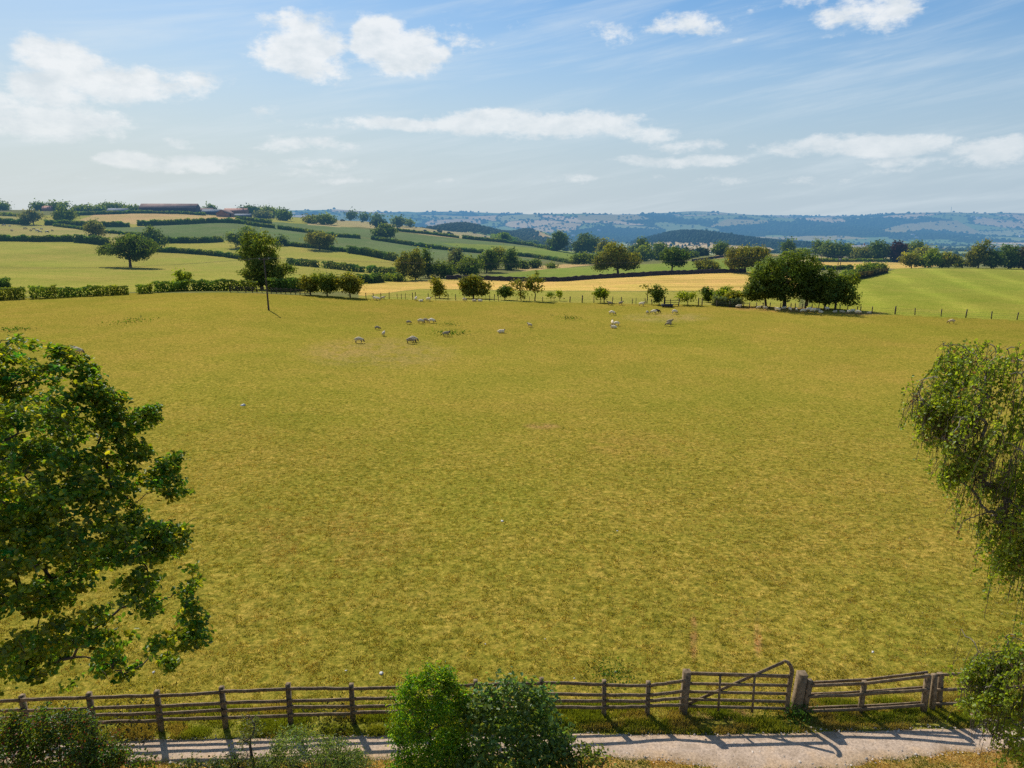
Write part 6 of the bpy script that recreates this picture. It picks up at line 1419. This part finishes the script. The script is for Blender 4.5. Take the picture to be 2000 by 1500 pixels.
# ------------------------------------------------------------------ farm buildings on the ridge, houses beyond
M_CLAD = mat_simple('dark_cladding', (.07, .065, .075), .2, .3, .8); M_TIN = mat_simple('rusted_tin_roof', (.24, .18, .16), .3, .12, 1.0, (1, 1, 1), spec=0); M_TINP = mat_simple('pale_tin_roof', (.22, .24, .27), .2, .3, 1.0, spec=0); M_BRICK = mat_simple('brick', (.30, .16, .11), .25, 1, .9)
M_TILE = mat_simple('clay_tile_roof', (.36, .19, .14), .25, 1, .9); M_SLATE = mat_simple('slate_roof', (.22, .23, .27), .2, 1, .6); M_RENDER = mat_simple('cream_render', (.72, .62, .42), .1, 1, .9); M_WHITE = mat_simple('white_render', (.8, .78, .74), .08, 1, .9); M_DARK = mat_simple('door_opening', (.02, .02, .022), .1, 1, .9)
def building(label, px, py, Y, w, d, eave, ridge, rot, mw, mr, name='farm_building', openings=(), cat='building', name_roof='roof', chimney=False, z0=None, win=None):
    g = ground(px, py, Y)
    if z0 is not None: g.z = z0
    root = thing(name, label, cat, tuple(g)); root.rotation_euler = (0, 0, math.radians(rot))
    hw, hd = w / 2, d / 2; mb = MB()
    V = [(-hw, -hd, -3), (hw, -hd, -3), (hw, hd, -3), (-hw, hd, -3), (-hw, -hd, eave), (hw, -hd, eave), (hw, hd, eave), (-hw, hd, eave), (-hw, 0, ridge), (hw, 0, ridge)]
    mb.add(V, [(0, 1, 5, 4), (2, 3, 7, 6)], [(4, 8, 7), (5, 6, 9)]); mb.add(V, [(1, 2, 6, 5), (3, 0, 4, 7)]); mb.build('walls', mw, root)
    ov = .5; sl_ = (ridge - eave) / hd; t = .25; mb = MB()
    for sg in (-1, 1):
        a = [(-hw - ov, sg * (hd + ov), eave - sl_ * ov + .03), (hw + ov, sg * (hd + ov), eave - sl_ * ov + .03), (hw + ov, 0, ridge + .03), (-hw - ov, 0, ridge + .03)]
        Vv = a + [(x, y, z + t) for x, y, z in a]; mb.add(Vv, [(0, 1, 2, 3), (7, 6, 5, 4), (0, 4, 5, 1), (1, 5, 6, 2), (3, 2, 6, 7), (0, 3, 7, 4)])
    rf = mb.build(name_roof, mr, root)
    if chimney:
        mb = MB(); mb.box((w * .3, 0, ridge + .5), (.9, .7, 2.0)); mb.build('chimney', M_BRICK, rf)
    for (x, ww, hh) in openings:
        mb = MB(); mb.box((x, -hd - .02, hh / 2), (ww, .12, hh)); mb.build('door', M_DARK, root)
    for (x, z) in (win or ()):
        mb = MB(); mb.box((x, -hd - .02, z), (1.1, .12, 1.3)); mb.build('window', M_DARK, root)
    return root
building('big dark-clad barn with a long rusty tin roof on the ridge skyline', 333, 413, 800, 58, 18, 6.0, 10.3, 8, M_CLAD, M_TIN, 'barn', [(-20, 5, 4), (5, 5, 4), (18, 5, 4)], cat='barn')
building('low grey tin-roofed shed between the ridge trees left of the barn', 232, 415, 780, 20, 9, 1.8, 4.2, 4, M_TINP, M_TINP, 'shed', cat='shed')
building('small house with a pink tiled roof between two domed ridge trees', 94, 413, 790, 9, 6, 2.0, 5.0, 5, M_BRICK, M_TILE, 'house', cat='house')
building('long low brown-roofed shed directly right of the big barn', 398, 417, 850, 22, 10, 3.2, 5.8, 5, M_CLAD, M_TIN, 'farm_shed', cat='shed')
building('pale-roofed open shed in front of the farmstead', 415, 419, 810, 20, 9, 3.0, 5.5, 2, M_CLAD, M_TINP, 'farm_shed', cat='shed')
building('brown gabled shed with boarded front facing the tan field', 440, 423, 760, 13, 12, 3.4, 7.0, 80, M_BRICK, M_TIN, 'farm_shed', [(0, 3, 3)], cat='shed')
building('long tiled farmhouse roof on the skyline at the back of the farmstead', 462, 418, 860, 26, 8, 4.2, 7.4, 3, M_BRICK, M_TILE, 'farmhouse', cat='house', chimney=True)
building('pale low shed at the right end of the farmstead', 475, 424, 770, 16, 8, 2.0, 3.6, 5, M_CLAD, M_TINP, 'farm_shed', cat='shed')
building('house with a slate roof and cream gable hidden in the right tree belt', 1676, 500, 560, 24, 9, 6.5, 10, 35, M_RENDER, M_SLATE, 'house', cat='house', chimney=True, win=[(-6, 4), (0, 4), (6, 4)])
for (px, py, s, l) in [(1900, 405 + 20, 1.0, 'white house high on the right valley side among the woods'), (1912, 427, 1.1, 'second white house high on the right valley side'), (1783, 461, 1.2, 'white house in the valley village below the tan fields'), (1790, 466, 1.0, 'cream house in the valley village'),
                       (1170, 452, 1.0, 'tiny pale house on the far side of the valley'), (1995, 463, 1.2, 'pale house in the woods at the right edge'), (1640, 470, 1.2, 'white farmhouse on the valley floor behind the tree belt'), (1120, 462, 1.0, 'pale barn on the valley floor left of the conifer hill')]:
    h = hit([px], [py], y0=1500)[0]
    if np.isnan(h[0]): continue
    k = h[1] / 710 * 2.1 * s
    building(l, px, py, float(h[1]), k * 1.6, k * .8, k * .45, k * .8, RNG.uniform(-40, 40), M_WHITE, M_SLATE, 'distant_house', cat='house')
# mast on the far skyline
def skyline(px):
    Ys = np.linspace(3000, 9300, 500); u = float(uof(px, 415)); z = zf(u * Ys, Ys); k = np.argmax((z - H) / Ys); return Vector((u * Ys[k], Ys[k], float(z[k])))
g = skyline(1857); hM = height_at(404.5, g.y) - g.z
mast = thing('radio_mast', 'thin lattice radio mast on the skyline of the far right hill', 'mast', tuple(g))
mb = MB(); w = 3.2
for x, y in ((-1, -1), (1, -1), (0, 1)): mb.tube([(x * w / 2, y * w / 2, -6), (x * w / 5, y * w / 5, hM)], [.7, .5], 4)
for k in range(9):
    z0, z1 = hM * k / 9, hM * (k + 1) / 9; mb.beam((-w * .45, -w * .4, z0), (w * .45, -w * .4, z1), .4, .4)
mb.build('lattice', M_POLE, mast)
mb = MB(); mb.tube([(0, 0, hM - .1), (0, 0, hM + 8)], .35, 5); mb.build('aerial', M_POLE, mast)
print('objects', len(bpy.data.objects), 'faces', sum(len(m.polygons) for m in bpy.data.meshes))
